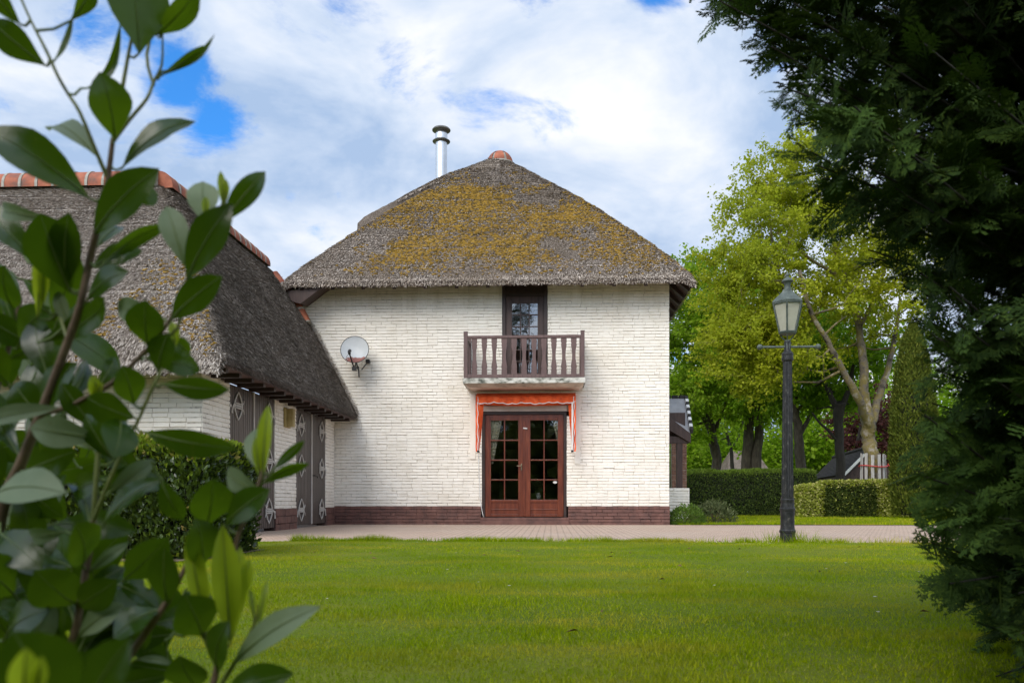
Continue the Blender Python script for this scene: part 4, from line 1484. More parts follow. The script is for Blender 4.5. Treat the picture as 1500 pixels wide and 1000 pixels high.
# ------------------------------------------------------------------ thatched garage
GX = -4.70                                     # door wall
GFY = 10.85                                    # front wall
GEX, GEY = -4.20, 10.20                        # eaves
GRX, GRY = -6.27, 13.0                         # ridges
GXL = -17.0
garage = thing("thatched_garage", (-8, 14, 0), "white brick garage with dark plank doors under a steep thatched roof", "garage")
gw = MB()
gd = [(11.80, 13.76), (14.92, 16.90)]
GT = 2.22
brick_wall(gw, (GX, GFY + 0.0, 0), (0, 1, 0), (1, 0, 0), 17.58 - GFY, 0.36, 2.75, [(a_ - GFY, b_ - GFY, 0, GT + 0.085) for a_, b_ in gd], seed=11)
brick_wall(gw, (-9.6, GFY, 0), (1, 0, 0), (0, -1, 0), GX + 9.6 - 0.002, 0.36, 2.75, [], seed=12)
gw.box(GXL, -9.6, GFY, GFY + 0.2, 0, 2.75, 0)
gw.box(GXL, GXL + .2, GFY + 0.2, 16, 0, 2.75, 0)
gw.box(GXL, -9, 15.5, 15.7, 0, 2.75, 0)
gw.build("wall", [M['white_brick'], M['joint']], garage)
for i_, (ya_, yb_) in enumerate(((GFY - 0.012, gd[0][0]), (gd[0][1], gd[1][0]), (gd[1][1], 17.56))):
    gp = MB()
    brick_wall(gp, (GX + 0.018, ya_, 0), (0, 1, 0), (1, 0, 0), yb_ - ya_, -0.03, 0.36, [], seed=13 + 5 * i_, course=0.13, blen=0.24)
    gp.build("plinth", [M['plinth'], M['plinth_joint']], garage)
gp = MB()
brick_wall(gp, (-9.6, GFY - 0.018, 0), (1, 0, 0), (0, -1, 0), GX + 9.6 + 0.015, -0.03, 0.36, [], seed=14)
gp.build("plinth", [M['plinth'], M['plinth_joint']], garage)


PRD = np.array([-0.05, 0.0, 0.18, 0.37, 0.88, 1.33, 1.75, 2.07, 2.5])
PRZ = np.array([2.22, 2.36, 2.70, 3.08, 4.06, 4.78, 5.35, 5.66, 5.9])


def p_right(d):
    return np.interp(d, PRD, PRZ)


def p_front(d):
    t = np.clip(d / (GRY - GEY), -0.05, 1.2)
    return 2.34 + 3.32 * t + 0.24 * 4 * t * (1 - t) - np.clip(0.15 - d, 0, 1) ** 2 * 5


def garage_z(x, y):
    zr = np.minimum(p_right(GEX - x), p_right(x - (2 * GRX - GEX)))
    zf = p_front(y - GEY)
    zb = p_front((2 * GRY - GEY) - y)
    wing_y = smin(zr, zf, 0.30)
    wing_x = smin(np.minimum(zf, zb), p_right(GEX - x), 0.30)
    z = np.maximum(wing_y, wing_x)
    d = np.minimum(GEX - x, y - GEY)
    row = (d / 0.34 + 0.1 * np.sin(d * 6 + x)) % 1.0
    return z + 0.04 * (vnoise(x * 1.1, y * 1.1, 41, 2) - 0.5) + 0.02 * (1 - row) * (d > 0.15)


gxs = np.concatenate([np.linspace(GXL, -10.2, 40)[:-1], np.linspace(-10.2, GEX, 150)])
gys = np.linspace(GEY, 17.56, 170)


def gkeep(X, Y):
    return (X > 2 * GRX - GEX) | (Y < 2 * GRY - GEY)


V, Fq = heightfield("roof", gxs, gys, garage_z, gkeep, None, None)
parts = [(V, Fq, 0)]
fl = np.stack([gxs, np.full_like(gxs, GEY), garage_z(gxs, np.full_like(gxs, GEY))], -1)
fi = np.stack([np.minimum(gxs, GX - 0.02), np.full_like(gxs, GFY + 0.02), np.full_like(gxs, 2.62)], -1)
parts.append((*eave_skirt(fl, fi, 0.13, (0, -1, 0)), 2))
rl = np.stack([np.full_like(gys, GEX), gys, garage_z(np.full_like(gys, GEX), gys)], -1)
ri = np.stack([np.full_like(gys, GX - 0.02), np.clip(gys, GFY + 0.02, 20), np.full_like(gys, 2.62)], -1)
parts.append((*eave_skirt(rl, ri, 0.10, (1, 0, 0)), 2))
R = np.random.default_rng(15)
hipline = lambda X, Y: (GEX - X) * 1.35 - (Y - GEY)          # >0: front slope
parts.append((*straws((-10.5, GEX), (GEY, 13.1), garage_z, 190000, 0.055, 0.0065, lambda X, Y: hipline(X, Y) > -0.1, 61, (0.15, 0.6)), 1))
parts.append((*straws((GRX - 0.1, GEX), (GEY, 17.55), garage_z, 190000, 0.055, 0.0065, lambda X, Y: hipline(X, Y) <= 0.1, 62, (0.1, 0.5)), 4))
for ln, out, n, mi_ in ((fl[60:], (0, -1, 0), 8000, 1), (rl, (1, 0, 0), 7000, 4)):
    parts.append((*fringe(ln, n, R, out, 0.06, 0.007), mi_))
# ragged thatch edge where the slope ends against the house
ex = np.linspace(GRX + .3, GEX, 60)
ed = np.stack([ex, np.full_like(ex, 17.54), garage_z(ex, np.full_like(ex, 17.5))], -1)
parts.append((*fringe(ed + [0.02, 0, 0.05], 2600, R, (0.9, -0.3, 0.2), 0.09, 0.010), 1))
n = 20000
X, Y = R.uniform(-6.6, GEX, n), R.uniform(GEY, 12.4, n)
nz = vnoise(X * 1.6, Y * 1.6, 87, 4)
keep = (hipline(X, Y) > 0) & (R.uniform(0, 1, n) < np.clip((nz - 0.47) * 4, 0, 1) * np.clip(1.4 - (Y - GEY) * 1.0, 0, 1) * 0.5)
parts.append((*blobs(X[keep], Y[keep], garage_z, 0.010, 0.028, R), 3))
V, Fs, Ms = joinarr(parts)
groof = npmesh("roof", V, Fs, [M['thatch'], M['straw_sunlit'], M['dark_wood'], M['lichen'], M['straw_shaded']], Ms, garage)

gt = MB()
ridge_caps(gt, [(GXL, GRY, 5.57), (GRX - 0.05, GRY, 5.57)], 0.26, 0.27, 1.0)
ridge_caps(gt, [(GRX - 0.05, GRY - 0.1, 5.57), (GRX + 0.0, 14.5, 5.57), (GRX + 0.02, 17.3, 5.56)], 0.24, 0.27, 1.0)
gt.build("ridge_tile", [M['tile'], M['mortar']], groof, smooth=True, auto=40)
gt = MB()
ridge_caps(gt, [(-6.0, 17.38, 5.36), (-5.45, 17.38, 4.62), (-5.28, 17.36, 4.28)], 0.16, 0.27, 0.9)
gt.build("abutment_tile", [M['tile'], M['mortar']], groof, smooth=True, auto=40)

# eaves board, rafter tails
eb = MB()
eb.box(GX + 0.003, GX + 0.05, 11.45, 13.95, GT, GT + 0.10)
eb.box(GX + 0.003, GX + 0.05, 14.72, 17.05, GT, GT + 0.10)
eb.build("lintel", M['dark_wood'], garage, bevel=0.006)
e2 = MB()
e2.box(GX + 0.04, GEX - 0.03, GFY - 0.55, 17.5, 2.245, 2.27)
e2.box(GXL, GX + 0.04, GEY + 0.10, GFY - 0.02, 2.245, 2.27)
e2.build("soffit", M['rail_wood'], groof)
rt = MB()
rt.obox((GEX - 0.26, 0, 2.215), (0.20, 0, 0), (0, 0.045, 0), (0, 0, 0.028))
r1 = None
for y in np.arange(10.6, 17.5, 0.47):
    if r1 is None:
        r1 = rt.build("rafter_tail", M['frame_dark'], groof)
        ro = r1
    else:
        ro = r1.copy()
        COL.objects.link(ro)
        ro.parent = groof
    ro.location = (0, y + 14 - 14, 0)

# double plank doors with ornate hinges
def hinge_mesh():
    """an eye-shaped strap hinge in a plane (y,z); +y points towards the middle of the leaf."""
    m_ = MB()
    def strip(pts, wd, t0=0.0):
        pts = [np.array(p_, float) for p_ in pts]
        for i in range(len(pts) - 1):
            a_, b_ = pts[i], pts[i + 1]
            d_ = b_ - a_
            L_ = np.linalg.norm(d_)
            if L_ < 1e-6:
                continue
            d_ /= L_
            n_ = np.array([-d_[1], d_[0]])
            wa = wd if np.isscalar(wd) else wd[i]
            wb = wd if np.isscalar(wd) else wd[i + 1]
            q_ = [a_ - n_ * wa / 2 - d_ * wa * .15, b_ - n_ * wb / 2 + d_ * wb * .15, b_ + n_ * wb / 2 + d_ * wb * .15, a_ + n_ * wa / 2 - d_ * wa * .15]
            m_.prism([(t0 + 0.0004 * i, p_[0], p_[1]) for p_ in q_], (0.012, 0, 0))
    for s_ in (-1, 1):
        pts = []
        for t in np.linspace(-1, 1, 17):
            pts.append((0.27 + s_ * 0.135 * (1 - abs(t) ** 1.7), t * 0.185))
        strip(pts, [0.016 + 0.026 * (1 - abs(t)) for t in np.linspace(-1, 1, 17)], 0.001 * (s_ + 1))
    strip([(0.15, 0.030), (0.40, 0.034)], 0.016, 0.012)
    strip([(0.15, -0.030), (0.40, -0.034)], 0.016, 0.012)
    strip([(0.16, 0.0), (0.39, 0.0)], 0.020, 0.0125)
    for y_ in np.linspace(0.19, 0.36, 7):
        strip([(y_, -0.03), (y_, 0.03)], 0.010, 0.013)
    for z_ in (-1, 1):
        strip([(0.40, 0.028 * z_), (0.44, 0.06 * z_), (0.45, 0.09 * z_)], 0.014, 0.012)
    strip([(0.15, 0.0), (0.09, 0.0), (0.05, -0.035), (0.035, -0.09), (0.03, -0.11)], [0.03, 0.03, 0.028, 0.024, 0.04], 0.0125)
    strip([(-0.03, -0.02), (0.03, -0.02)], 0.035, 0.0)
    return m_


hm = hinge_mesh()
hinge_me = None
leafs = []
for (a_, b_) in gd:
    mid = (a_ + b_) / 2
    for k, (y0, y1) in enumerate(((a_ + 0.01, mid - 0.006), (mid + 0.006, b_ - 0.01))):
        d = MB()
        nb = 11
        for i in range(nb):
            ya, yb = y0 + (y1 - y0) * i / nb, y0 + (y1 - y0) * (i + 1) / nb
            d.box(GX - 0.06, GX - 0.006 + random.uniform(-0.002, 0.002), ya + 0.004, yb - 0.004, 0.045, GT - 0.004)
        d.box(GX - 0.065, GX - 0.02, y0, y1, 0.05, GT - 0.01)
        if k == 0:
            d.box(GX - 0.055, GX + 0.016, mid - 0.030, mid + 0.004, 0.045, GT - 0.003, 1)
        lf = d.build("garage_door", [M['door_wood'], M['cream_strip']], garage, bevel=0.006)
        for zh in (0.33, 1.16, 1.92):
            if hinge_me is None:
                t_ = MB()
                t_.v = [tuple(np.array(v_) + WL[garage.name]) for v_ in hm.v]
                t_.f, t_.m = hm.f, hm.m
                ho = t_.build("hinge_strap", M['hinge'], lf)
                hinge_me = ho
            else:
                ho = hinge_me.copy()
                COL.objects.link(ho)
                ho.parent = lf
            ho.location = np.array([GX - 0.003, y0 if k == 0 else y1, zh]) - WL[garage.name]
            ho.scale = (1, 1.1 if k == 0 else -1.1, 1.12)
        if k == 1:
            hd = MB()
            hd.tube([(GX - 0.01, y0 + 0.06, 1.0), (GX + 0.05, y0 + 0.06, 1.0), (GX + 0.055, y0 + 0.2, 0.99), (GX + 0.05, y0 + 0.22, 0.96)], 0.010, 8)
            hd.build("handle", M['black_plastic'], lf)
lb = MB()
ly = 14.36
lb.box(GX + 0.002, GX + 0.035, ly - 0.16, ly + 0.14, 1.80, 2.14)
lb.box(GX + 0.036, GX + 0.14, ly - 0.07, ly + 0.05, 1.81, 2.13)
lb.box(GX + 0.141, GX + 0.148, ly - 0.05, ly + 0.03, 1.84, 2.11)
lb.build("wall_lamp", M['lamp_box'], garage, bevel=0.008)

# ------------------------------------------------------------------ street lamp
LX, LY, _ = PD(1153.5, 793, CH * F / (793 - HZ))
LX, LY = float(LX), float(LY)
ls = CH / (793 - HZ)                           # metres per photo pixel here
lamp = thing("street_lamp", (LX, LY, 0), "old cast iron street lamp with a green six-sided lantern on the lawn edge", "street lamp")
zz_ = lambda v: (793 - v) * ls
po = MB()
pr = [(11, 796), (11, 790), (10.6, 781), (10.6, 780), (11.6, 779), (11.6, 776.5), (10.4, 775), (9.8, 770), (9.8, 756), (10.2, 752), (10.2, 748), (11, 747), (11, 744), (10, 743), (9.6, 738), (9.3, 735), (9.6, 734), (9.6, 731), (8.9, 730), (9.0, 727)]
po.lathe((LX, LY, 0), [(r * ls, zz_(v)) for r, v in pr], 24, 0)
po.build("base", M['iron'], lamp, smooth=True, auto=30)
po = MB()
vs = np.linspace(727, 529, 30)
po.lathe((LX, LY, 0), [(np.interp(v, [529, 727], [6.4, 8.6]) * ls, zz_(v)) for v in vs], 32, 0, flute=[0.10] * 30)
pr = [(6.6, 529.5), (8.0, 528), (8.3, 525), (7.8, 522), (8.3, 518.5), (7.2, 516.5), (5.2, 515), (4.6, 511), (4.6, 500)]
po.lathe((LX, LY, 0), [(r * ls, zz_(v)) for r, v in pr], 24, 0)
po.build("post", M['iron'], lamp, smooth=True, auto=30)
cb = MB()
cz = zz_(508)
cb.tube([(LX - 41 * ls, LY, cz), (LX + 44 * ls, LY, cz)], 1.7 * ls, 10)
for x in (LX - 40 * ls, LX + 44 * ls):
    prs = [(4.1 * ls * math.cos(t) + 1e-4, 4.1 * ls * math.sin(t)) for t in np.linspace(-1.57, 1.57, 10)]
    cb.lathe((x, LY, cz), prs, 14)
cb.lathe((LX, LY, 0), [(4.9 * ls, zz_(513)), (4.9 * ls, zz_(503)), (3.6 * ls, zz_(501)), (3.6 * ls, zz_(498))], 6)
cb.build("crossbar", M['verdigris'], lamp, smooth=True, auto=35)
hexp = lambda r, v, ph=math.radians(12): [np.array([LX + r * ls * math.cos(ph + i * math.pi / 3), LY + r * ls * math.sin(ph + i * math.pi / 3), zz_(v)]) for i in range(6)]
fb = MB()
top, bot = hexp(22.0, 446), hexp(12.5, 487)
for i in range(6):
    j = (i + 1) % 6
    fb.tube([bot[i], top[i]], 1.35 * ls, 6)
    fb.tube([top[i], top[j]], 1.3 * ls, 6)
    fb.tube([bot[i], bot[j]], 1.5 * ls, 6)
    if i % 2 == 0:
        c_ = np.array([LX, LY, 0])
        b_ = bot[i]
        fb.tube([b_, (b_ * .72 + np.array([LX, LY, b_[2]]) * .28) - [0, 0, 6 * ls], np.array([LX + (b_[0] - LX) * .3, LY + (b_[1] - LY) * .3, zz_(498)])], 0.9 * ls, 6)
fb.lathe((LX, LY, 0), [(12.8 * ls, zz_(489.5)), (13.4 * ls, zz_(487.6)), (12.6 * ls, zz_(486))], 6, ph=math.radians(12))
fb.build("lantern_frame", M['verdigris'], lamp)
gl = MB()
for i in range(6):
    j = (i + 1) % 6
    c_ = np.array([LX, LY, 0])
    sh = lambda p_: np.array([LX + (p_[0] - LX) * .97, LY + (p_[1] - LY) * .97, p_[2]])
    n_ = np.array([(bot[i] + bot[j])[0] / 2 - LX, (bot[i] + bot[j])[1] / 2 - LY, 0])
    n_ /= np.linalg.norm(n_)
    gl.prism([sh(bot[i]), sh(bot[j]), sh(top[j]), sh(top[i])], -n_ * 0.004)
gl.build("lantern_glass", M['lamp_glass'], lamp)
bu = MB()
bu.lathe((LX, LY, 0), [(1.5 * ls, zz_(486)), (1.5 * ls, zz_(481)), (2.6 * ls, zz_(479)), (2.6 * ls, zz_(462)), (1.0 * ls, zz_(459))], 12)
bu.build("bulb", M['white_paint'], lamp, smooth=True, auto=40)
ro_ = MB()
ro_.lathe((LX, LY, 0), [(20 * ls, zz_(445.5)), (23.6 * ls, zz_(444.5)), (23.6 * ls, zz_(442.5)), (22.2 * ls, zz_(441)), (8 * ls, zz_(427.5)), (7.4 * ls, zz_(426)), (7.4 * ls, zz_(424.5))], 6, ph=math.radians(12))
ro_.lathe((LX, LY, 0), [(5.6 * ls, zz_(425)), (4.2 * ls, zz_(422)), (4.2 * ls, zz_(418)), (5.2 * ls, zz_(415)), (6.0 * ls, zz_(414)), (8.4 * ls, zz_(412.5)), (8.4 * ls, zz_(411.5)), (4.5 * ls, zz_(408)), (2.4 * ls, zz_(406.5)), (1.9 * ls, zz_(405)), (3.0 * ls, zz_(403.2)), (2.6 * ls, zz_(401.5)), (0.8 * ls, zz_(399.5)), (0.3 * ls, zz_(398))], 18)
ro_.build("lantern_roof", M['verdigris'], lamp, smooth=True, auto=30)
# weeds at its foot
wx = LX + rng.normal(0, 0.12, 500)
wy = LY + rng.normal(0.02, 0.07, 500)
k = (np.hypot(wx - LX, wy - LY) > 0.09)
tw = blades("weed_tuft", wx[k], wy[k], 0.0, 0.05, 0.17, 0.008, M['grass'])
tag(tw, "tuft of long grass growing at the foot of the street lamp", "weeds")

# ------------------------------------------------------------------ foliage tools
LEAF_V = np.array([[0, 0, 0], [0.5, 0.34, 0.08], [1, 0, -0.06], [0.45, -0.34, 0.08]])
LEAF_F = np.array([[0, 1, 2], [0, 2, 3]])


def unit(a):
    return a / (np.linalg.norm(a, axis=-1, keepdims=True) + 1e-9)


def place_leaves(P, axis, nrm, size, tv=LEAF_V, tf=LEAF_F, wid=1.0):
    n = len(P)
    axis = unit(axis)
    side = unit(np.cross(nrm, axis))
    up = np.cross(axis, side)
    size = np.asarray(size).reshape(-1, 1, 1)
    V = P[:, None, :] + size * (tv[None, :, 0:1] * axis[:, None] + wid * tv[None, :, 1:2] * side[:, None] + tv[None, :, 2:3] * up[:, None])
    Fm = (tf[None] + (np.arange(n) * len(tv))[:, None, None]).reshape(-1, tf.shape[1])
    return V.reshape(-1, 3), Fm


def rand_unit(n, R):
    return unit(R.normal(0, 1, (n, 3)))


HG = {'clipped_hedge': 'clipped hedges at the back of the garden'}


def hedge(name, x0, x1, y0, y1, h, leaf, dens, m_leaf, label, seed, m_top=None, rag=0.05, wid=1.0, up=0.0, round_=0.12, group=None, cat="hedge", z0=0.0):
    """clipped hedge: dark core, thousands of leaves on front, ends and top; every leaf its own face."""
    R = np.random.default_rng(seed)
    core = MB()
    c = 0.07
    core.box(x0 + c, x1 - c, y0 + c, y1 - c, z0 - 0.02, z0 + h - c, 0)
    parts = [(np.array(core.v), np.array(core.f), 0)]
    for face, area in (('f', (x1 - x0) * h), ('t', (x1 - x0) * (y1 - y0)), ('l', (y1 - y0) * h), ('r', (y1 - y0) * h)):
        n = int(area * dens)
        a, b = R.uniform(0, 1, n), R.uniform(0, 1, n)
        if face == 'f':
            P = np.stack([x0 + (x1 - x0) * a, np.full(n, y0), z0 + h * b], -1)
            N = np.array([0, -1.0, 0.15])
        elif face == 't':
            P = np.stack([x0 + (x1 - x0) * a, y0 + (y1 - y0) * b, np.full(n, z0 + h)], -1)
            N = np.array([0, 0, 1.0])
        else:
            P = np.stack([np.full(n, x0 if face == 'l' else x1), y0 + (y1 - y0) * a, z0 + h * b], -1)
            N = np.array([-1.0 if face == 'l' else 1.0, 0, 0.15])
        N = np.tile(N, (n, 1))
        # rounded shoulders
        dz = np.clip(round_ - (z0 + h - P[:, 2]), 0, None)
        din = (np.minimum(P[:, 1] - y0, 9) if face == 't' else 0)
        if face == 't':
            k = np.clip(round_ - (P[:, 1] - y0), 0, None)
            P[:, 2] -= k ** 2 / round_ * .6
            k2 = np.clip(round_ - np.minimum(P[:, 0] - x0, x1 - P[:, 0]), 0, None)
            P[:, 2] -= k2 ** 2 / round_ * .6
        elif face == 'f':
            P[:, 1] += dz ** 2 / round_ * .6
        bump = (vnoise(P[:, 0] * 2.2 + P[:, 1], P[:, 2] * 2.2 + P[:, 1] * .7, seed, 3) - 0.5) * rag * 2.4
        dep = -np.abs(R.normal(0, rag, n)) + rag * 0.4
        P = P + N * (bump + dep)[:, None]
        ax = unit(N * R.uniform(0.2, 0.9, n)[:, None] + rand_unit(n, R) * 0.8 + np.array([0, 0, up + .25]))
        nr = unit(N + rand_unit(n, R) * 0.7)
        Vv, Ff = place_leaves(P, ax, nr, R.uniform(0.6, 1.3, n) * leaf, wid=wid)
        young = (R.uniform(0, 1, n) < (0.8 if face == 't' else 0.03)) | (R.uniform(0, 1, n) < 0.85 * np.clip((P[:, 2] - (z0 + h - 0.26)) / 0.22, 0, 1))
        mi = np.where(young, 2, 1) if m_top else np.ones(n, int)
        parts.append((Vv, Ff, np.repeat(mi, len(LEAF_F))))
    V, Fs, Ms = joinarr(parts)
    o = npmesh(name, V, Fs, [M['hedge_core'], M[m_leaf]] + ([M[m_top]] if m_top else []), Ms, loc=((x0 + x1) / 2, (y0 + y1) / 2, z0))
    return tag(o, label, cat, HG.get(name))


def limb(p0, p1, r0, r1, n, R, wob):
    p0, p1 = np.array(p0, float), np.array(p1, float)
    L = np.linalg.norm(p1 - p0)
    pts, rad = [], []
    off = np.zeros(3)
    for i in range(n + 1):
        t = i / n
        off = off + R.normal(0, wob * L / n, 3) * (0 if i in (0,) else 1)
        pts.append(p0 * (1 - t) + p1 * t + off * math.sin(math.pi * t) ** .5)
        rad.append(r0 * (1 - t) + r1 * t)
    return pts, rad


def smooth_line(P, rad, R, k=4, wob=0.35):
    P = [np.array(p, float) for p in P]
    out, ro = [], []
    for i in range(len(P) - 1):
        p0, p1, p2, p3 = P[max(i - 1, 0)], P[i], P[i + 1], P[min(i + 2, len(P) - 1)]
        for j in range(k):
            f = j / k
            q = 0.5 * ((2 * p1) + (-p0 + p2) * f + (2 * p0 - 5 * p1 + 4 * p2 - p3) * f * f + (-p0 + 3 * p1 - 3 * p2 + p3) * f ** 3)
            r = rad[i] * (1 - f) + rad[i + 1] * f
            out.append(q + R.normal(0, 1, 3) * r * wob * 0.35)
            ro.append(r * R.uniform(0.94, 1.07))
    out.append(P[-1])
    ro.append(rad[-1])
    return out, ro


def tree(label, base, limbs, clumps, leaf, per, m_leaf, m_bark, seed, spread=0.5, flat=0.6, name="tree", group=None, leafn=0.9, wid=1.0, cat="tree"):
    """limbs: [(pts, radii)] thick wood. clumps: (n,3) centres, each joined by a twig to the nearest wood and dressed with leaves."""
    R = np.random.default_rng(seed)
    t = thing(name, base, label, cat, 'trees behind the garden')
    wd = MB()
    nodes, nrad = [], []
    for pts, rad in limbs:
        pts, rad = smooth_line(pts, rad, R)
        wd.tube(pts, rad, 10)
        for a, b, ra, rb in zip(pts[:-1], pts[1:], rad[:-1], rad[1:]):
            for k in (0.0, 0.5):
                nodes.append(np.array(a) * (1 - k) + np.array(b) * k)
                nrad.append(ra * (1 - k) + rb * k)
    nodes, nrad = list(nodes), list(nrad)
    clumps = np.asarray(clumps)
    root = np.array(base)
    order = np.argsort(np.linalg.norm(clumps - np.mean(nodes, axis=0), axis=1))
    P, A, sizes = [], [], []
    for ci in order:
        c = clumps[ci]
        nd = np.array(nodes)
        low = nd[:, 2] < c[2] + 0.3
        dist = np.linalg.norm(nd - c, axis=1) + np.where(low, 0, 3.0) + np.where(np.array(nrad) > 0.16, 0.8, 0)
        j = int(np.argmin(dist))
        r0 = max(0.010, min(nrad[j] * 0.6, 0.06))
        mid = (nd[j] + c) / 2 + R.normal(0, 0.12, 3) * np.linalg.norm(c - nd[j]) * 0.6
        pts = [nd[j], mid, c]
        wd.tube(pts, [r0, r0 * .7, r0 * .35], 5, cap=False)
        for k in (0.5, 1.0):
            nodes.append(mid if k == .5 else c)
            nrad.append(r0 * (.7 if k == .5 else .45))
        out = unit((c - nd[j])[None])[0]
        n = int(per * R.uniform(0.55, 1.35))
        s = spread * R.uniform(0.7, 1.3)
        # leaves sit on a few short twiglets inside the clump
        nt = 7
        td = unit(out * 0.7 + rand_unit(nt, R) * np.array([1, 1, flat]))
        k = R.integers(0, nt, n)
        tt = R.uniform(0.1, 1.0, n)[:, None]
        p = c + td[k] * tt * s * 1.35 + R.normal(0, s * 0.16, (n, 3)) * np.array([1, 1, flat])
        for q_ in td[:4]:
            wd.tube([c, c + q_ * s * 1.1], [r0 * .3, 0.004], 3, cap=False)
        P.append(p)
        A.append(unit(td[k] * 0.5 + rand_unit(n, R) * 0.8 + np.array([0, 0, -0.25])))
        sizes.append(R.uniform(0.6, 1.3, n) * leaf)
    P, A, sizes = np.concatenate(P), np.concatenate(A), np.concatenate(sizes)
    nr = unit(rand_unit(len(P), R) * leafn + np.array([0, -0.35, 0.55]))
    V, Fm = place_leaves(P, A, nr, sizes, wid=wid)
    wd.build("trunk", M[m_bark], t, smooth=True)
    npmesh("crown", V, [Fm], M[m_leaf], None, t)
    return t


def crown_points(n, centre, rad, R, shell=0.55, lumps=1.0, seed=0, zmin=None):
    """points in an uneven egg: more near the surface, pushed in and out by lumps."""
    d = rand_unit(n * 2, R)
    r = (shell + (1 - shell) * R.uniform(0, 1, n * 2)) ** 0.7
    lump = 0.72 + 0.55 * vnoise(np.arctan2(d[:, 1], d[:, 0]) * 1.6 + 10, d[:, 2] * 2.6 + 10, seed + 50, 2) * lumps
    p = np.array(centre) + d * (r * lump)[:, None] * np.array(rad)
    if zmin is not None:
        p = p[p[:, 2] > zmin]
    return p[:n]

# ------------------------------------------------------------------ hedges and shrubs
hedge("clipped_hedge", 2.75, 8.92, 28.0, 29.1, 1.52, 0.075, 1500, 'leaf_yew', "long dark green clipped hedge across the back of the garden", 201, 'leaf_yew_tip', rag=0.05, wid=0.55, up=0.5)
hedge("clipped_hedge", 7.82, 8.60, 26.05, 27.0, 0.98, 0.075, 2200, 'leaf_gold', "low yellow-green variegated hedge just right of the street lamp post", 202, None, rag=0.07, wid=0.9)
hedge("clipped_hedge", 8.58, 10.02, 25.85, 27.0, 1.13, 0.065, 2400, 'leaf_box', "square-cut dark box hedge between two variegated bushes", 203, 'leaf_gold', rag=0.05, wid=0.9)
hedge("clipped_hedge", 10.0, 11.5, 26.1, 27.1, 1.12, 0.075, 2200, 'leaf_gold', "yellow-green variegated hedge beside the tall narrow conifer", 204, None, rag=0.07, wid=0.9)
hedge("laurel_hedge", -7.6, -2.98, 6.80, 8.15, 1.02, 0.060, 3600, 'leaf_laurel_hedge', "glossy dark green laurel hedge clipped square in front of the garage", 205, 'leaf_laurel_young', rag=0.05, wid=0.8, up=0.55, round_=0.16)


def dome(name, c, rad, n, leaf, m_, label, seed, wid=0.8, cat="shrub", fuzz=0.05):
    R = np.random.default_rng(seed)
    d = rand_unit(n * 2, R)
    d = d[d[:, 2] > -0.15][:n]
    lump = 0.8 + 0.4 * vnoise(np.arctan2(d[:, 1], d[:, 0]) * 2 + 9, d[:, 2] * 3 + 9, seed, 2)
    P = np.array(c) + d * np.array(rad) * (lump * R.uniform(0.72, 1.05, len(d)))[:, None]
    P[:, 2] = np.maximum(P[:, 2], 0.01)
    ax = unit(d * 0.8 + rand_unit(len(d), R) * .7 + [0, 0, .4])
    nr = unit(d + rand_unit(len(d), R) * .6)
    V, Fm = place_leaves(P, ax, nr, R.uniform(.6, 1.3, len(d)) * leaf, wid=wid)
    st_ = MB()
    for _ in range(14):
        q_ = rand_unit(1, R)[0]
        q_[2] = abs(q_[2]) + .2
        q_ = q_ / np.linalg.norm(q_) * np.array(rad) * 0.85
        st_.tube([c, np.array(c) + q_ * .5 + [0, 0, .02], np.array(c) + q_], [0.008, 0.006, 0.003], 4)
    parts = [(V, Fm, 0), (np.array(st_.v), np.array([f_ for f_ in st_.f if len(f_) == 4]), 1)]
    V, Fs, Ms = joinarr(parts)
    o = npmesh(name, V, Fs, [M[m_], M['stem_brown']], Ms, loc=tuple(c))
    return tag(o, label, cat)


dome("round_shrub", (2.93, 17.95, 0), (0.40, 0.36, 0.40), 2600, 0.06, 'leaf_shrub', "bright green mounded shrub at the corner of the white house", 211, wid=0.5)
dome("loose_shrub", (3.75, 19.1, 0), (0.50, 0.45, 0.50), 1700, 0.075, 'leaf_olive', "straggly olive-green shrub behind the bright round one", 212, wid=0.6)

# narrow conifer
R = np.random.default_rng(33)
tc_ = thing("column_conifer", (10.45, 24.2, 0), "tall narrow yellow-green conifer by the end of the low hedges", "tree")
n = 26000
zc = R.uniform(0.02, 1, n)
an = R.uniform(0, 2 * math.pi, n)
rr_ = 0.62 * np.interp(zc, [0, 0.15, 0.6, 0.9, 1], [0.75, 1, 0.92, 0.5, 0.05]) * (0.82 + 0.35 * vnoise(an * 2.2 + 20, zc * 16, 3, 3)) * R.uniform(0.82, 1.03, n)
P = np.stack([10.45 + rr_ * np.cos(an), 24.2 + rr_ * np.sin(an), zc * 5.6], -1)
ax = unit(np.stack([np.cos(an) * .6, np.sin(an) * .6, np.full(n, .9)], -1) + rand_unit(n, R) * .5)
nr = unit(np.stack([np.cos(an), np.sin(an), np.zeros(n)], -1) + rand_unit(n, R) * .6)
V, Fm = place_leaves(P, ax, nr, R.uniform(.6, 1.3, n) * 0.10, wid=0.5)
tb = MB()
tb.tube([(10.45, 24.2, 0), (10.45, 24.2, 4.8)], [0.10, 0.03], 8)
tb.lathe((10.45, 24.2, 0.1), [(0.30, 0), (0.44, 0.6), (0.42, 3.0), (0.25, 4.6), (0.05, 5.1)], 12)
tb.build("trunk", M['hedge_core'], tc_)
npmesh("crown", V, [Fm], M['leaf_thuja'], None, tc_)

# ------------------------------------------------------------------ background trees
R = np.random.default_rng(77)


def L3(y, *uvw):
    """(u, v, width px) along a limb on plane Y=y -> points and radii."""
    pts, rad = [], []
    for (u, v, w_) in uvw:
        pts.append(PY(u, v, y) + [0, R.normal(0, .05), 0])
        rad.append(w_ / 2 * y / F * ((0.88 if len(rad) + len(uvw) > 11 else 0.74) if y == 27.0 else 1.0))
    return pts, rad


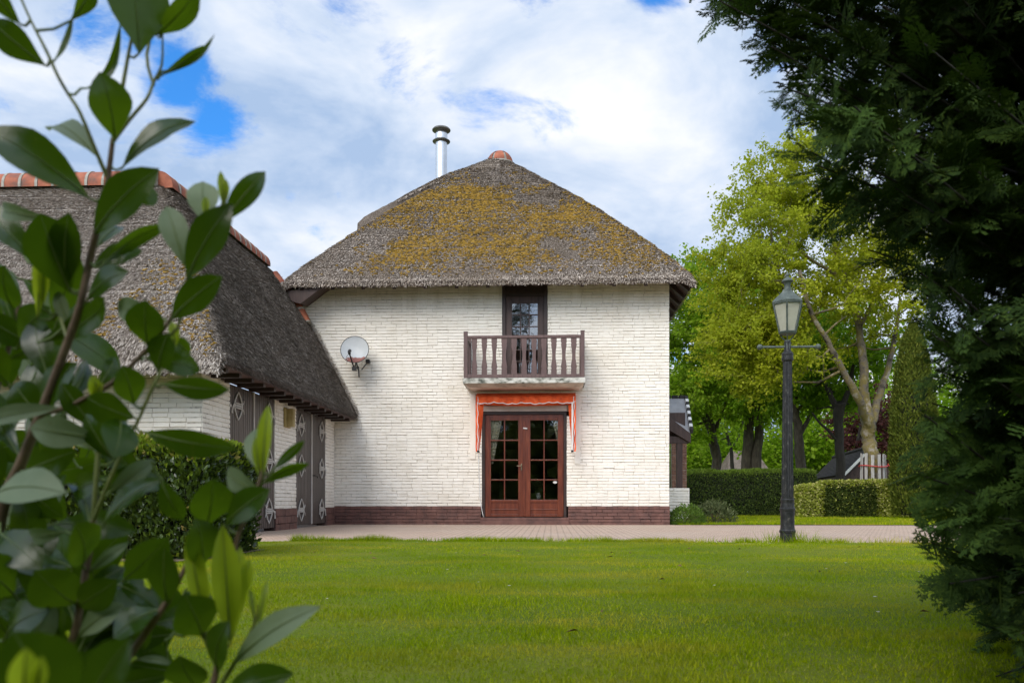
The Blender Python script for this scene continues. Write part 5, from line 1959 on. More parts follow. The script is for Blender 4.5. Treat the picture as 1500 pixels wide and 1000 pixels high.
def gnd(u, y):
    p_ = PY(u, 700, y)
    p_[2] = 0
    return tuple(p_)


def trunk_to_ground(y, *uvw):
    pts, rad = L3(y, *uvw)
    g = np.array(pts[0])
    g[2] = -0.05
    return [g] + pts, [rad[0] * 1.25] + rad


def ext(l, p, r):
    l[0].append(np.array(p, float))
    l[1].append(r)
    return l


# the big lime tree with pale bark
yE = 27.0
EL = [trunk_to_ground(yE, (1279, 700, 29), (1277, 660, 27), (1274, 640, 26), (1271, 618, 27), (1269, 600, 22), (1266, 575, 18)),
      L3(yE, (1274, 632, 9), (1263, 612, 16), (1240, 578, 14), (1213, 540, 12), (1193, 512, 10), (1165, 470, 7), (1145, 420, 5)),
      L3(yE, (1267, 590, 20), (1264, 555, 17), (1261, 510, 15), (1256, 460, 12), (1235, 400, 9), (1215, 330, 6), (1195, 270, 4)),
      L3(yE, (1275, 634, 9), (1283, 612, 16), (1300, 575, 14), (1318, 530, 11), (1335, 480, 8), (1350, 420, 6)),
      L3(yE, (1258, 480, 9), (1280, 440, 7), (1300, 380, 5)),
      L3(yE, (1240, 410, 7), (1180, 380, 5), (1130, 350, 4)),
      L3(yE, (1195, 515, 7), (1150, 500, 5), (1100, 470, 4)),
      L3(yE, (1150, 430, 5), (1130, 350, 4), (1125, 270, 3))]
for i in (1, 3, 5, 6):                          # give the limbs depth
    for k, p_ in enumerate(EL[i][0]):
        p_[1] += (k * 0.32) * (-1 if i in (1, 5) else 1)
cl = np.concatenate([
    crown_points(130, PY(1165, 390, 27.0), (3.0, 2.6, 3.4), R, 0.45, seed=1),
    crown_points(95, PY(1235, 400, 27.2), (2.9, 2.8, 3.3), R, 0.45, seed=2),
    crown_points(60, PY(1105, 440, 26.6), (1.6, 1.8, 2.4), R, 0.4, seed=3),
    crown_points(42, PY(1150, 268, 27.0), (1.5, 1.5, 1.7), R, 0.3, seed=4),
    crown_points(40, PY(1300, 430, 27.4), (2.2, 2.2, 3.0), R, 0.4, seed=5),
    crown_points(70, PY(1115, 510, 26.4), (2.0, 1.6, 1.5), R, 0.2, seed=15)])
cl = cl[cl[:, 2] > 3.9]
lx_, lz_ = cl[:, 0], cl[:, 2]                     # open window round the fork of the limbs
cl = cl[~((lx_ > 8.8) & (lx_ < 12.6) & (lz_ < 6.5) & (cl[:, 1] < 28.2) & (R.uniform(0, 1, len(cl)) < np.where(lz_ < 5.2, 1.0, 0.62)))]
tree("tall lime-green tree with forked pale mossy trunk inside a slatted guard", gnd(1279, yE), EL, cl, 0.105, 215, 'leaf_lime', 'bark_pale', 301, 0.50, 0.7, name="lime_tree")

yB = 36.0
BL = [trunk_to_ground(yB, (1095, 690, 17), (1096, 640, 15), (1098, 600, 14), (1090, 560, 10), (1075, 510, 7), (1055, 460, 4)),
      trunk_to_ground(yB, (1106, 690, 14), (1110, 640, 13), (1116, 600, 12), (1120, 560, 10), (1128, 510, 8), (1130, 450, 5)),
      L3(yB, (1098, 610, 9), (1108, 580, 7), (1104, 530, 5), (1095, 440, 4))]
cl = np.concatenate([crown_points(95, PY(1085, 500, 36), (3.4, 3.0, 3.2), R, 0.4, seed=6), crown_points(60, PY(1125, 520, 35.5), (2.8, 2.6, 2.6), R, 0.4, seed=7)])
tree("green tree with two trunks rising together behind the long hedge", gnd(1100, yB), BL, cl, 0.15, 210, 'leaf_mid', 'bark', 302, 0.62, 0.6, name="maple_tree")

yA = 37.0
AL = [trunk_to_ground(yA, (1051, 690, 15), (1046, 655, 13), (1042, 630, 12), (1038, 600, 9), (1030, 550, 6), (1020, 480, 4)),
      L3(yA, (1042, 632, 8), (1030, 612, 6), (1012, 590, 4), (1000, 560, 3)),
      L3(yA, (1044, 636, 7), (1055, 610, 5), (1066, 580, 3))]
cl = np.concatenate([crown_points(110, PY(1020, 490, 37), (2.6, 2.6, 3.6), R, 0.4, seed=8), crown_points(45, PY(1010, 590, 36), (1.8, 2.0, 1.5), R, 0.4, seed=9)])
tree("slim leaning green tree nearest the house wall", gnd(1051, yA), AL, cl, 0.15, 210, 'leaf_mid', 'bark', 303, 0.60, 0.6, name="maple_tree")

yC = 33.0
CL = [trunk_to_ground(yC, (1173, 690, 15), (1170, 650, 14), (1166, 610, 12), (1160, 570, 9), (1150, 520, 6)),
      L3(yC, (1170, 640, 8), (1184, 615, 6), (1200, 590, 4), (1214, 560, 3)),
      L3(yC, (1164, 605, 6), (1185, 585, 4), (1210, 572, 3))]
cl = crown_points(100, PY(1160, 540, 33.5), (2.6, 2.4, 2.3), R, 0.4, seed=10)
tree("dark green tree standing directly behind the street lamp", gnd(1173, yC), CL, cl, 0.16, 120, 'leaf_deep', 'bark', 304, 0.60, 0.6, name="maple_tree")

yD = 31.0
DL = [trunk_to_ground(yD, (1231, 695, 13), (1230, 650, 12), (1229, 615, 14), (1230, 590, 16)),
      L3(yD, (1226, 598, 9), (1215, 575, 7), (1205, 550, 5), (1195, 520, 3)),
      L3(yD, (1233, 596, 9), (1243, 570, 7), (1250, 535, 5), (1256, 500, 3)),
      L3(yD, (1226, 645, 5), (1212, 630, 4), (1198, 616, 3), (1190, 604, 2))]
cl = crown_points(90, PY(1228, 530, 31.5), (2.2, 2.2, 1.9), R, 0.4, seed=11)
tree("tree with a black trunk in front of the tiled barn", gnd(1231, yD), DL, cl, 0.15, 120, 'leaf_deep', 'bark_dark', 305, 0.55, 0.6, name="maple_tree")

yF = 48.0
FL = [trunk_to_ground(yF, (1073, 690, 6), (1071, 660, 5), (1066, 640, 4), (1060, 600, 3)), L3(yF, (1071, 655, 4), (1082, 640, 3), (1090, 610, 2))]
cl = crown_points(70, PY(1070, 590, 48), (2.6, 2.5, 3.0), R, 0.4, seed=12)
tree("thin-stemmed tree seen between the leaning tree and the twin trunks", gnd(1073, yF), FL, cl, 0.2, 110, 'leaf_mid', 'bark_dark', 306, 0.7, 0.6, name="maple_tree")
yG = 50.0
FL = [trunk_to_ground(yG, (1255, 690, 6), (1256, 650, 5), (1262, 620, 4)), L3(yG, (1256, 650, 4), (1275, 625, 3), (1290, 600, 2))]
cl = crown_points(60, PY(1275, 625, 50), (2.2, 2.2, 2.2), R, 0.4, seed=13)
tree("dark red-leaved tree half hidden behind the pale forked trunk", gnd(1255, yG), FL, cl, 0.2, 110, 'leaf_red', 'bark_dark', 307, 0.6, 0.7, name="copper_beech")

# far wood closing the view
R = np.random.default_rng(99)
pts = []
for k in range(620):
    x = R.uniform(6, 46)
    y = R.uniform(60, 70)
    pts.append((x, y, 0.4 + abs(R.normal(0, 1)) * 3.0 + R.uniform(0, 5.5)))
pts = np.array(pts)
n = 130
P = (pts[:, None, :] + R.normal(0, 0.75, (len(pts), n, 3))).reshape(-1, 3)
P[:, 2] = np.maximum(P[:, 2], 0.05)
V, Fm = place_leaves(P, rand_unit(len(P), R), unit(rand_unit(len(P), R) * .6 + [0, -.2, .7]), R.uniform(.6, 1.3, len(P)) * 0.34)
wx_ = np.linspace(2, 50, 120)
wz_ = 4.0 + 5.0 * vnoise(wx_ * 0.35, wx_ * 0, 71, 3)
back = np.concatenate([np.stack([wx_, 70 + 1.5 * vnoise(wx_, wx_ * 0 + 3, 72, 2), np.full_like(wx_, -0.1)], -1), np.stack([wx_, 71 + 1.5 * vnoise(wx_, wx_ * 0 + 8, 72, 2), wz_], -1), np.stack([wx_, 76 + 0 * wx_, wz_ * .6], -1)])
i_ = np.arange(119)
bf = np.concatenate([np.stack([i_, i_ + 1, i_ + 121, i_ + 120], -1), np.stack([i_ + 120, i_ + 121, i_ + 241, i_ + 240], -1)])
wood = npmesh("far_wood", np.concatenate([V, back]), [Fm, bf + len(V)], [M['leaf_mid'], M['hedge_core']], [0, 1])
tag(wood, "green mass of woodland closing the view behind the trunks", "woodland", kind='stuff')

# ------------------------------------------------------------------ tree guard, barn, far house
tg = thing("tree_guard", gnd(1279, yE), "grey wooden slat guard tied with red tape round the pale trunk", "tree guard")
gc = np.array(gnd(1279, yE))
s0 = None
for k in range(12):
    a_ = 2 * math.pi * (k + .3) / 12
    d_ = np.array([math.cos(a_), math.sin(a_), 0])
    tn = np.array([-math.sin(a_), math.cos(a_), 0])
    sl = MB()
    hgt_ = 2.02 + random.uniform(-.06, .06)
    lean = random.uniform(-.03, .03)
    c0, c1 = gc + d_ * .40, gc + d_ * .365 + tn * lean
    sl.obox((c0 + c1) / 2 + [0, 0, hgt_ / 2], tn * 0.048, d_ * 0.012, (c1 - c0) / 2 + [0, 0, hgt_ / 2])
    sl.build("slat", M['grey_slat'], tg, bevel=0.004)
tp = MB()
for zt_ in (1.62,):
    ring = [gc + [0.425 * math.cos(t), 0.425 * math.sin(t), zt_ + 0.03 * math.sin(2 * t + 1)] for t in np.linspace(0, 2 * math.pi, 25)]
    tp.tube(ring, 0.018, 6)
tp.tube([gc + [0.38, -0.2, 1.7], gc + [0.5, -0.25, 1.5], gc + [0.55, -.25, 1.2]], 0.014, 5)
tp.build("tape", M['red_tape'], tg)

bn = thing("barn", (14.5, 42, 0), "low dark barn with a black tiled roof and a white verge board", "barn")
R1, R2 = np.array([14.5, 38.0, 2.90]), np.array([15.9, 47.0, 2.90])
pd_ = np.array([-.99, .15, 0])
E1, E2 = R1 + pd_ * 1.12 - [0, 0, 1.18], R2 + pd_ * 1.12 - [0, 0, 1.18]
G1, G2 = R1 - pd_ * 1.9 - [0, 0, 1.9], R2 - pd_ * 1.9 - [0, 0, 1.9]
bm_ = MB()
for (A, B, C_, D_) in ((R1, R2, E2, E1), (R1, R2, G2, G1)):   # tile courses stepped down the slope
    for k in range(14):
        t0, t1 = k / 14, (k + 1.15) / 14
        q_ = [A + (D_ - A) * t0, B + (C_ - B) * t0, B + (C_ - B) * t1 + [0, 0, .03], A + (D_ - A) * t1 + [0, 0, .03]]
        bm_.prism(q_, (0, 0, 0.04))
bm_.tube([R1 + [0, 0, .07], R2 + [0, 0, .07]], 0.09, 8)
bm_.build("roof", M['barn_tile'], bn)
bw = MB()
z0b = lambda p_: np.array([p_[0], p_[1], 0])
ins = lambda p_: p_ + (R2 - R1) * 0.012 - [0, 0, .03]
bw.prism([z0b(E1) - pd_ * .1 + (R2 - R1) * .012, z0b(G1) + pd_ * .1 + (R2 - R1) * .012, ins(G1) + pd_ * .1, ins(R1), ins(E1) - pd_ * .1], (R2 - R1) * 0.97)
bw.build("wall", M['barn_brick'], bn)
vb = MB()
vb.prism([R1 + [0, -.02, .06], E1 + [0, -.02, .06], E1 + [0, -.02, -.10], R1 + [0, -.02, -.10]], (0, -0.04, 0))
vb.build("verge_board", M['white_paint'], bn)

fh = thing("far_house", (13.2, 58, 0), "distant thatched house with orange brick walls beyond the trees", "house")
fw_ = MB()
fw_.box(12.0, 14.6, 56, 60, 0, 2.35)
fw_.build("wall", M['orange_brick'], fh)
fr_ = MB()
fr_.prism([(11.8, 55.6, 2.2), (14.9, 55.6, 2.2), (14.3, 58, 4.0), (12.5, 58, 4.0)], (0, 0.2, -0.25))
fr_.prism([(11.8, 60.4, 2.2), (14.9, 60.4, 2.2), (14.3, 58, 4.0), (12.5, 58, 4.0)], (0, -0.2, -0.25))
fr_.prism([(11.8, 55.6, 2.2), (11.8, 60.4, 2.2), (12.5, 58, 4.0)], (0.3, 0, -.2))
fr_.build("roof", M['thatch'], fh)
for x in (12.3, 13.5):
    fwd = MB()
    fwd.box(x, x + 0.8, 55.95, 56.02, 1.0, 2.1, 0)
    fwd.box(x + 0.06, x + 0.74, 55.93, 55.949, 1.06, 2.04, 1)
    fwd.build("window", [M['white_paint'], M['black_plastic']], fh)

# ------------------------------------------------------------------ things inside the French doors
for (u0, u1, sgn, lab) in ((719, 733, 1, "cream curtain gathered at the hinge side of the French door next to the cable"), (826, 812, -1, "cream curtain gathered behind the French door pane with the small white sticker")):
    cu = MB()
    x0_, x1_ = PY(u0, 0, HY + .15)[0], PY(u1, 0, HY + .15)[0]
    zt_, zb_ = 2.38, 1.30
    nn_, mm_ = 36, 14
    for i in range(nn_):
        for j in range(mm_):
            def cp(a_, b_):
                z = zt_ + (zb_ - zt_) * b_
                wdt = np.interp(b_, [0, .12, .5, 1], [1.35, 1.2, .75, .25])
                return (x0_ + (x1_ - x0_) * a_ * wdt, HY + 0.125 + 0.018 * math.sin(a_ * 22) * (1 - .3 * b_), z)
            cu.face([cp(i / nn_, j / mm_), cp((i + 1) / nn_, j / mm_), cp((i + 1) / nn_, (j + 1) / mm_), cp(i / nn_, (j + 1) / mm_)])
    o = cu.build("curtain", M['curtain'], loc=(x0_, HY + .2, 1.3), smooth=True)
    sm_ = o.modifiers.new("thick", 'SOLIDIFY')
    sm_.thickness = 0.003
    tag(o, lab, "curtain", "curtains inside the French doors")
vx, vy = PY(789, 0, HY + .45)[0], HY + 0.45
vz = PY(0, 731, HY + .45)[2]
tbv = thing("plant_stand", (vx + .1, vy, 0), "low wooden stand just inside the French doors holding a vase", "table")
t1_ = MB()
t1_.box(vx - .32, vx + .55, vy - .16, vy + .2, vz - .03, vz)
t1_.build("table_top", M['mahogany'], tbv, bevel=.004)
for (x, y) in ((vx - .29, vy - .13), (vx + .52, vy - .13), (vx - .29, vy + .17), (vx + .52, vy + .17)):
    t2_ = MB()
    t2_.box(x - .02, x + .02, y - .02, y + .02, 0.10, vz - .031)
    t2_.build("leg", M['mahogany'], tbv)
va = thing("flower_vase", (vx, vy, vz), "small white vase with green and cream flowers inside the right French door", "vase")
v1_ = MB()
v1_.lathe((vx, vy, vz + .002), [(.03, 0), (.05, .03), (.055, .07), (.03, .12), (.035, .14)], 18)
v1_.build("vase", M['white_paint'], va, smooth=True)
R = np.random.default_rng(8)
P = np.array([vx, vy, vz + .27]) + R.normal(0, 1, (160, 3)) * [.075, .06, .07]
V, Fm = place_leaves(P, rand_unit(160, R) + [0, 0, .5], rand_unit(160, R), R.uniform(.04, .07, 160))
npmesh("foliage", V, [Fm], M['leaf_olive'], None, va)  # the flower bouquet, built from small leaf shapes

# ------------------------------------------------------------------ foreground laurel
bush = thing("laurel_bush", tuple(PD(-20, 1330, 1.0) * [1, 1, 0]), "big glossy cherry laurel bush with lime new shoots close to the viewer", "bush")
STEMS = [  # name of wood, [(u, v, depth, width px)]
    ('b', [(-40, 1340, 1.0, 20), (-30, 1000, 1.0, 17), (0, 760, 1.0, 15), (28, 685, .99, 13), (62, 600, .98, 11), (98, 505, .97, 10), (118, 445, .96, 9), (131, 382, .96, 9), (141, 340, .95, 8), (152, 290, .95, 7), (158, 262, .95, 7), (165, 205, .95, 6)]),
    ('g', [(158, 262, .95, 6), (140, 220, .94, 5), (117, 165, .93, 4.5), (100, 138, .93, 4), (85, 112, .92, 4), (68, 75, .92, 4), (45, 30, .92, 3), (25, -15, .92, 3)]),
    ('g', [(165, 208, .95, 5), (190, 175, .96, 4.5), (215, 145, .96, 4), (225, 120, .97, 4), (237, 95, .97, 3), (238, 50, .97, 2)]),
    ('g', [(165, 205, .95, 5), (180, 125, .95, 5), (192, 60, .95, 4), (210, -10, .95, 3)]),
    ('g', [(225, 125, .97, 4), (215, 80, .98, 4), (232, 20, .99, 3), (240, -20, .99, 2)]),
    ('b', [(62, 603, .98, 9), (95, 598, .96, 7), (130, 580, .95, 6), (165, 560, .94, 6), (205, 522, .93, 5), (238, 485, .92, 4), (262, 440, .92, 3)]),
    ('b', [(-30, 1340, 1.0, 16), (40, 1100, .95, 12), (105, 940, .93, 10), (118, 880, .93, 9), (132, 800, .93, 8), (137, 762, .93, 7)]),
    ('g', [(137, 762, .93, 7), (141, 700, .93, 6), (144, 640, .94, 5), (140, 590, .95, 3)]),
    ('g', [(137, 762, .93, 6), (160, 705, .92, 5), (185, 650, .92, 4), (205, 610, .92, 4), (226, 562, .92, 4), (250, 520, .93, 3)]),
    ('b', [(-20, 1345, 1.0, 18), (90, 1120, .92, 12), (155, 1010, .9, 10), (200, 945, .9, 9), (240, 888, .9, 8), (262, 850, .9, 6), (285, 800, .9, 5), (300, 765, .9, 4)]),
    ('b', [(-10, 1345, 1.0, 16), (150, 1180, .92, 11), (290, 1040, .9, 9), (318, 975, .9, 8), (330, 900, .9, 7), (338, 840, .9, 6), (350, 780, .9, 6), (375, 720, .9, 5), (384, 690, .9, 5), (388, 640, .9, 3)]),
    ('g', [(318, 975, .9, 6), (300, 930, .9, 5), (297, 880, .9, 4)]),
    ('g', [(325, 1000, .9, 6), (350, 960, .89, 5), (372, 915, .89, 4), (380, 885, .89, 3)]),
    ('g', [(100, 500, .97, 5), (80, 440, 1.0, 4), (62, 400, 1.02, 3)]),
    ('b', [(0, 760, 1.0, 9), (-20, 640, 1.08, 8), (10, 520, 1.1, 6), (30, 440, 1.1, 4)]),
    ('g', [(205, 522, .93, 4), (260, 480, .92, 4), (275, 410, .92, 4), (305, 350, .92, 4), (322, 310, .92, 4), (330, 280, .92, 2)]),
]
# leaves: base uv, tip uv, width px, kind (g green, y lime, s silver underside), depth base, depth tip, curl, fold
LV = [
    (204, 78, 188, -70, 98, 'g', .95, .93, .05, .1), (228, 52, 292, -18, 38, 'g', .97, .95, .1, .3), (118, 130, 180, 44, 15, 'g', .94, .97, -.35, .5),
    (168, 203, 148, 106, 64, 'g', .94, .90, .1, .12), (179, 246, 284, 174, 44, 'g', .95, .97, .12, .2), (130, 290, -25, 185, 66, 'g', .95, .90, .12, .15),
    (145, 232, 70, 184, 42, 's', .95, 1.0, .15, .2), (66, 96, -15, 30, 46, 'g', .92, .90, .1, .15), (30, 36, -14, -20, 28, 'g', .92, .9, .1, .2),
    (237, 105, 316, 56, 10, 'g', .97, .98, -.25, .5), (234, 112, 306, 66, 15, 'g', .97, .96, -.3, .4), (105, 30, 138, -25, 28, 'g', .93, .94, .1, .3), (78, 90, 108, 24, 9, 's', .92, .94, -.2, .4),
    (137, 345, 230, 246, 60, 'g', .95, .92, .10, .15), (103, 428, 58, 312, 74, 'g', .97, .93, .08, .1), (98, 420, 100, 312, 50, 'g', .97, .93, .08, .1),
    (78, 322, -2, 306, 26, 's', .97, 1.0, .2, .3), (192, 292, 232, 284, 30, 'g', .96, .98, .1, .2), (146, 392, 248, 326, 24, 'g', .95, .97, -.3, .4),
    (272, 392, 244, 300, 40, 's', .92, .93, .1, .2), (273, 412, 338, 298, 58, 'g', .92, .90, .08, .12), (322, 330, 389, 250, 34, 'g', .92, .93, .1, .25),
    (300, 330, 297, 264, 46, 's', .93, .95, .1, .1), (327, 305, 323, 250, 9, 'y', .92, .92, .05, .6), (330, 300, 331, 262, 7, 'y', .92, .92, .05, .6), (300, 318, 302, 288, 8, 'y', .92, .92, .05, .5),
    (250, 468, 324, 404, 46, 'g', .92, .90, .1, .15), (243, 468, 168, 446, 36, 's', .93, .95, .15, .2), (216, 505, 212, 440, 54, 'g', .93, .90, .1, .1),
    (128, 440, 186, 396, 46, 'g', .96, .93, .1, .15), (55, 502, 162, 436, 40, 'g', .98, .94, -.2, .2), (55, 468, 58, 352, 15, 'y', .98, .97, .05, .5), (62, 450, 64, 375, 13, 'y', .98, .97, .05, .5),
    (238, 562, 335, 571, 34, 'g', .92, .92, .12, .25), (212, 632, 344, 657, 40, 'g', .92, .93, .22, .25), (232, 545, 246, 488, 44, 'g', .93, .91, .1, .12), (256, 512, 252, 470, 12, 'y', .93, .93, .1, .5),
    (196, 592, 180, 536, 46, 'g', .93, .90, .1, .12), (198, 612, 126, 582, 48, 'g', .92, .90, .12, .12), (176, 612, 168, 668, 54, 'g', .92, .88, .12, .12),
    (145, 642, 42, 626, 46, 's', .94, .92, .18, .2), (-25, 622, 80, 596, 26, 's', 1.0, .95, .15, .25), (-10, 725, 92, 718, 66, 's', .9, .86, .12, .12),
    (150, 772, 236, 700, 38, 'g', .93, .90, .1, .25), (235, 700, 268, 762, 36, 'g', .90, .92, .15, .2), (157, 724, 226, 672, 28, 's', .93, .95, .15, .25),
    (96, 778, 40, 784, 26, 's', .93, .95, .15, .2), (120, 828, 112, 766, 68, 'g', .92, .87, .1, .1), (130, 838, 188, 794, 17, 's', .93, .94, .2, .3),
    (386, 700, 393, 592, 16, 'y', .9, .9, .08, .45), (380, 700, 374, 640, 10, 'y', .9, .9, .05, .5), (398, 690, 446, 645, 16, 'g', .9, .92, -.1, .35), (380, 710, 453, 677, 21, 'g', .9, .9, -.1, .3),
    (380, 692, 374, 626, 34, 's', .91, .94, .1, .15), (385, 722, 330, 688, 36, 's', .91, .93, .15, .15), (302, 770, 312, 702, 66, 'g', .91, .88, .08, .1), (330, 768, 394, 716, 46, 'g', .9, .88, .1, .15),
    (295, 832, 288, 760, 58, 'g', .9, .87, .1, .1), (246, 884, 240, 803, 46, 'g', .9, .87, .1, .12), (298, 918, 274, 783, 22, 'y', .9, .88, .08, .5), (300, 915, 296, 830, 16, 'y', .9, .9, .05, .5),
    (338, 942, 326, 768, 30, 'y', .9, .87, .06, .5), (342, 930, 352, 800, 22, 'y', .9, .9, .08, .5), (350, 885, 366, 818, 15, 'y', .9, .9, .08, .5), (378, 916, 391, 850, 9, 'y', .89, .9, .1, .5), (372, 908, 366, 862, 8, 'y', .89, .9, .1, .5),
    (340, 974, 466, 886, 44, 's', .89, .86, .12, .2), (330, 1012, 428, 985, 48, 'g', .89, .86, .1, .2), (296, 930, 272, 872, 68, 'g', .9, .86, .1, .1), (320, 985, 332, 910, 52, 'g', .9, .86, .1, .12), (290, 1005, 262, 962, 60, 'g', .9, .86, .1, .1),
    (100, 1050, 20, 925, 120, 'g', .52, .5, .08, .1), (130, 1040, 190, 935, 74, 'g', .52, .5, .08, .12), (34, 1030, 38, 948, 32, 'y', .48, .47, .05, .45), (50, 1020, 62, 960, 18, 'y', .48, .47, .05, .45),
    (110, 884, 52, 836, 72, 'g', .93, .88, .1, .1), (115, 888, 170, 850, 50, 'g', .93, .9, .1, .15), (235, 892, 164, 932, 56, 'g', .9, .88, .12, .12), (115, 932, 180, 884, 40, 's', .93, .92, .1, .2), (198, 966, 255, 972, 12, 's', .9, .9, .2, .4),
    (20, 452, 4, 390, 62, 'g', 1.05, 1.0, .1, .1), (10, 560, -40, 500, 60, 'g', 1.05, 1.0, .1, .1), (30, 500, 70, 450, 50, 'g', 1.05, 1.0, .1, .1), (62, 610, 110, 530, 54, 'g', 1.0, .97, .1, .15), (40, 690, 110, 660, 50, 'g', .98, .95, .1, .15),
    (10, 640, -30, 570, 56, 'g', 1.02, 1.0, .1, .1), (60, 610, 20, 560, 50, 'g', 1.0, 1.0, .1, .1), (0, 780, 60, 830, 60, 'g', .97, .93, .1, .1), (20, 870, -40, 820, 70, 'g', .95, .9, .1, .1), (10, 930, 70, 890, 60, 'g', .95, .9, .1, .1),
    (140, 650, 200, 690, 40, 'g', .94, .97, .1, .2), (95, 600, 60, 660, 44, 'g', .96, .93, .1, .15), (240, 490, 280, 520, 26, 'g', .93, .97, .1, .2), (160, 700, 110, 720, 40, 'g', .94, .98, .1, .2),
]


def leaf_geo(B, T, w, N, curl, fold, nseg=9):
    B, T = np.array(B), np.array(T)
    ax = T - B
    L = np.linalg.norm(ax)
    ax = ax / L
    N = N - ax * np.dot(N, ax)
    N /= np.linalg.norm(N)
    sd = np.cross(ax, N)
    V, Fq, rib = [], [], []
    ts = np.linspace(0, 1, nseg + 1)
    cols = (-1, -.55, 0, .55, 1)
    ph = random.uniform(0, 6)
    for t in ts:
        prof = (math.sin(math.pi * min(t ** 1.28, 1)) ** 0.78) if 0 < t < 1 else 0
        prof = max(prof, 0.04) if t < .5 else max(prof, 0.015)
        for c in cols:
            p = B + ax * L * t + sd * (w / 2) * prof * c
            p = p + N * (-curl * L * (4 * t * (t - 1)) * .8 - curl * L * .6 * max(t - .7, 0) * 2) + N * abs(c) * fold * w * prof * .5
            p = p + N * 0.018 * w * math.sin(t * 16 + ph + c * 2) * abs(c)
            V.append(p)
    nc = len(cols)
    for i in range(nseg):
        for j in range(nc - 1):
            Fq.append((i * nc + j, i * nc + j + 1, (i + 1) * nc + j + 1, (i + 1) * nc + j))
    for i in range(nseg + 1):
        rib.append(V[i * nc + 2] + N * 0.0006)
    return np.array(V), np.array(Fq), rib


stem_pts = [np.array([PD(u, v, d) for u, v, d, _ in pts]) for _, pts in STEMS]
branches = []
acc = {}
for i, (kd, pts) in enumerate(STEMS):
    P = stem_pts[i]
    b = MB()
    ts = np.linspace(0, len(P) - 1, (len(P) - 1) * 3 + 1)
    # smooth the polyline a little
    def cr(t):
        k = int(min(math.floor(t), len(P) - 2))
        f_ = t - k
        p0, p1, p2, p3 = P[max(k - 1, 0)], P[k], P[k + 1], P[min(k + 2, len(P) - 1)]
        return 0.5 * ((2 * p1) + (-p0 + p2) * f_ + (2 * p0 - 5 * p1 + 4 * p2 - p3) * f_ ** 2 + (-p0 + 3 * p1 - 3 * p2 + p3) * f_ ** 3)
    rad = [np.interp(t, range(len(P)), [1.2 * w_ * d_ / F / 2 for _, _, d_, w_ in pts]) for t in ts]
    b.tube([cr(t) for t in ts], rad, 9)
    branches.append(b.build("branch", M['stem_brown' if kd == 'b' else 'stem_green'], bush, smooth=True, auto=50))
    acc[i] = dict(V=[], F=[], mi=[], o=0, pet=MB())
KI = {'g': 0, 'y': 1, 's': 2}
RL = random.Random(3)
extra = []
for _ in range(120):                             # dense dark inside of the bush, low on the side away from the house
    u, v = RL.uniform(-260, 120), RL.uniform(380, 1050)
    a_ = RL.uniform(0, 6.28)
    l_ = RL.uniform(80, 130)
    d_ = RL.uniform(1.0, 1.35)
    extra.append((u, v, u + l_ * math.cos(a_), v + l_ * math.sin(a_), RL.uniform(40, 60), 'g' if RL.random() < .9 else 's', d_, d_ + RL.uniform(-.05, .05), .1, .15))
for _ in range(46):
    u, v = RL.uniform(0, 265), RL.uniform(820, 1060)
    a_ = RL.uniform(0, 6.28)
    d_ = RL.uniform(.95, 1.15)
    l_ = RL.uniform(70, 110)
    extra.append((u, v, u + l_ * math.cos(a_), v + l_ * math.sin(a_), RL.uniform(36, 56), 'g', d_, d_ + RL.uniform(-.05, .05), .1, .15))
for i_, (kd_, pts_) in enumerate(STEMS):         # more leaves set along the upper stems, a little behind the main ones
    for k_ in range(len(pts_) - 1):
        (u0, v0, d0, _a), (u1, v1, d1, _b) = pts_[k_], pts_[k_ + 1]
        if v0 > 1050 or v1 < 300 or u0 > 190:
            continue
        for _ in range(max(1, int(math.hypot(u1 - u0, v1 - v0) / 62))):
            f_ = RL.random()
            u, v, d = u0 + (u1 - u0) * f_, v0 + (v1 - v0) * f_, d0 + (d1 - d0) * f_
            a_ = math.atan2(v1 - v0, u1 - u0) + RL.choice((-1, 1)) * RL.uniform(.5, 1.2)
            l_ = RL.uniform(60, 105) * (0.75 if u > 280 else 1)
            tu_ = u + l_ * math.cos(a_)
            if tu_ > 340 and v < 560 or tu_ > 400:
                continue
            extra.append((u + 6 * math.cos(a_), v + 6 * math.sin(a_), tu_, v + l_ * math.sin(a_), RL.uniform(.34, .46) * l_, RL.choice('gggggs'), d + .02, d + RL.uniform(.01, .09), RL.uniform(.05, .2), RL.uniform(.1, .35)))
        if kd_ == 'g' and k_ == len(pts_) - 2:        # pale shoot at the growing tip
            for q_ in (-1, 0, 1):
                extra.append((u1, v1, u1 + 9 * q_ + RL.uniform(-4, 4), v1 - RL.uniform(30, 55), RL.uniform(7, 12), 'y', d1, d1 - .01, .1, .5))
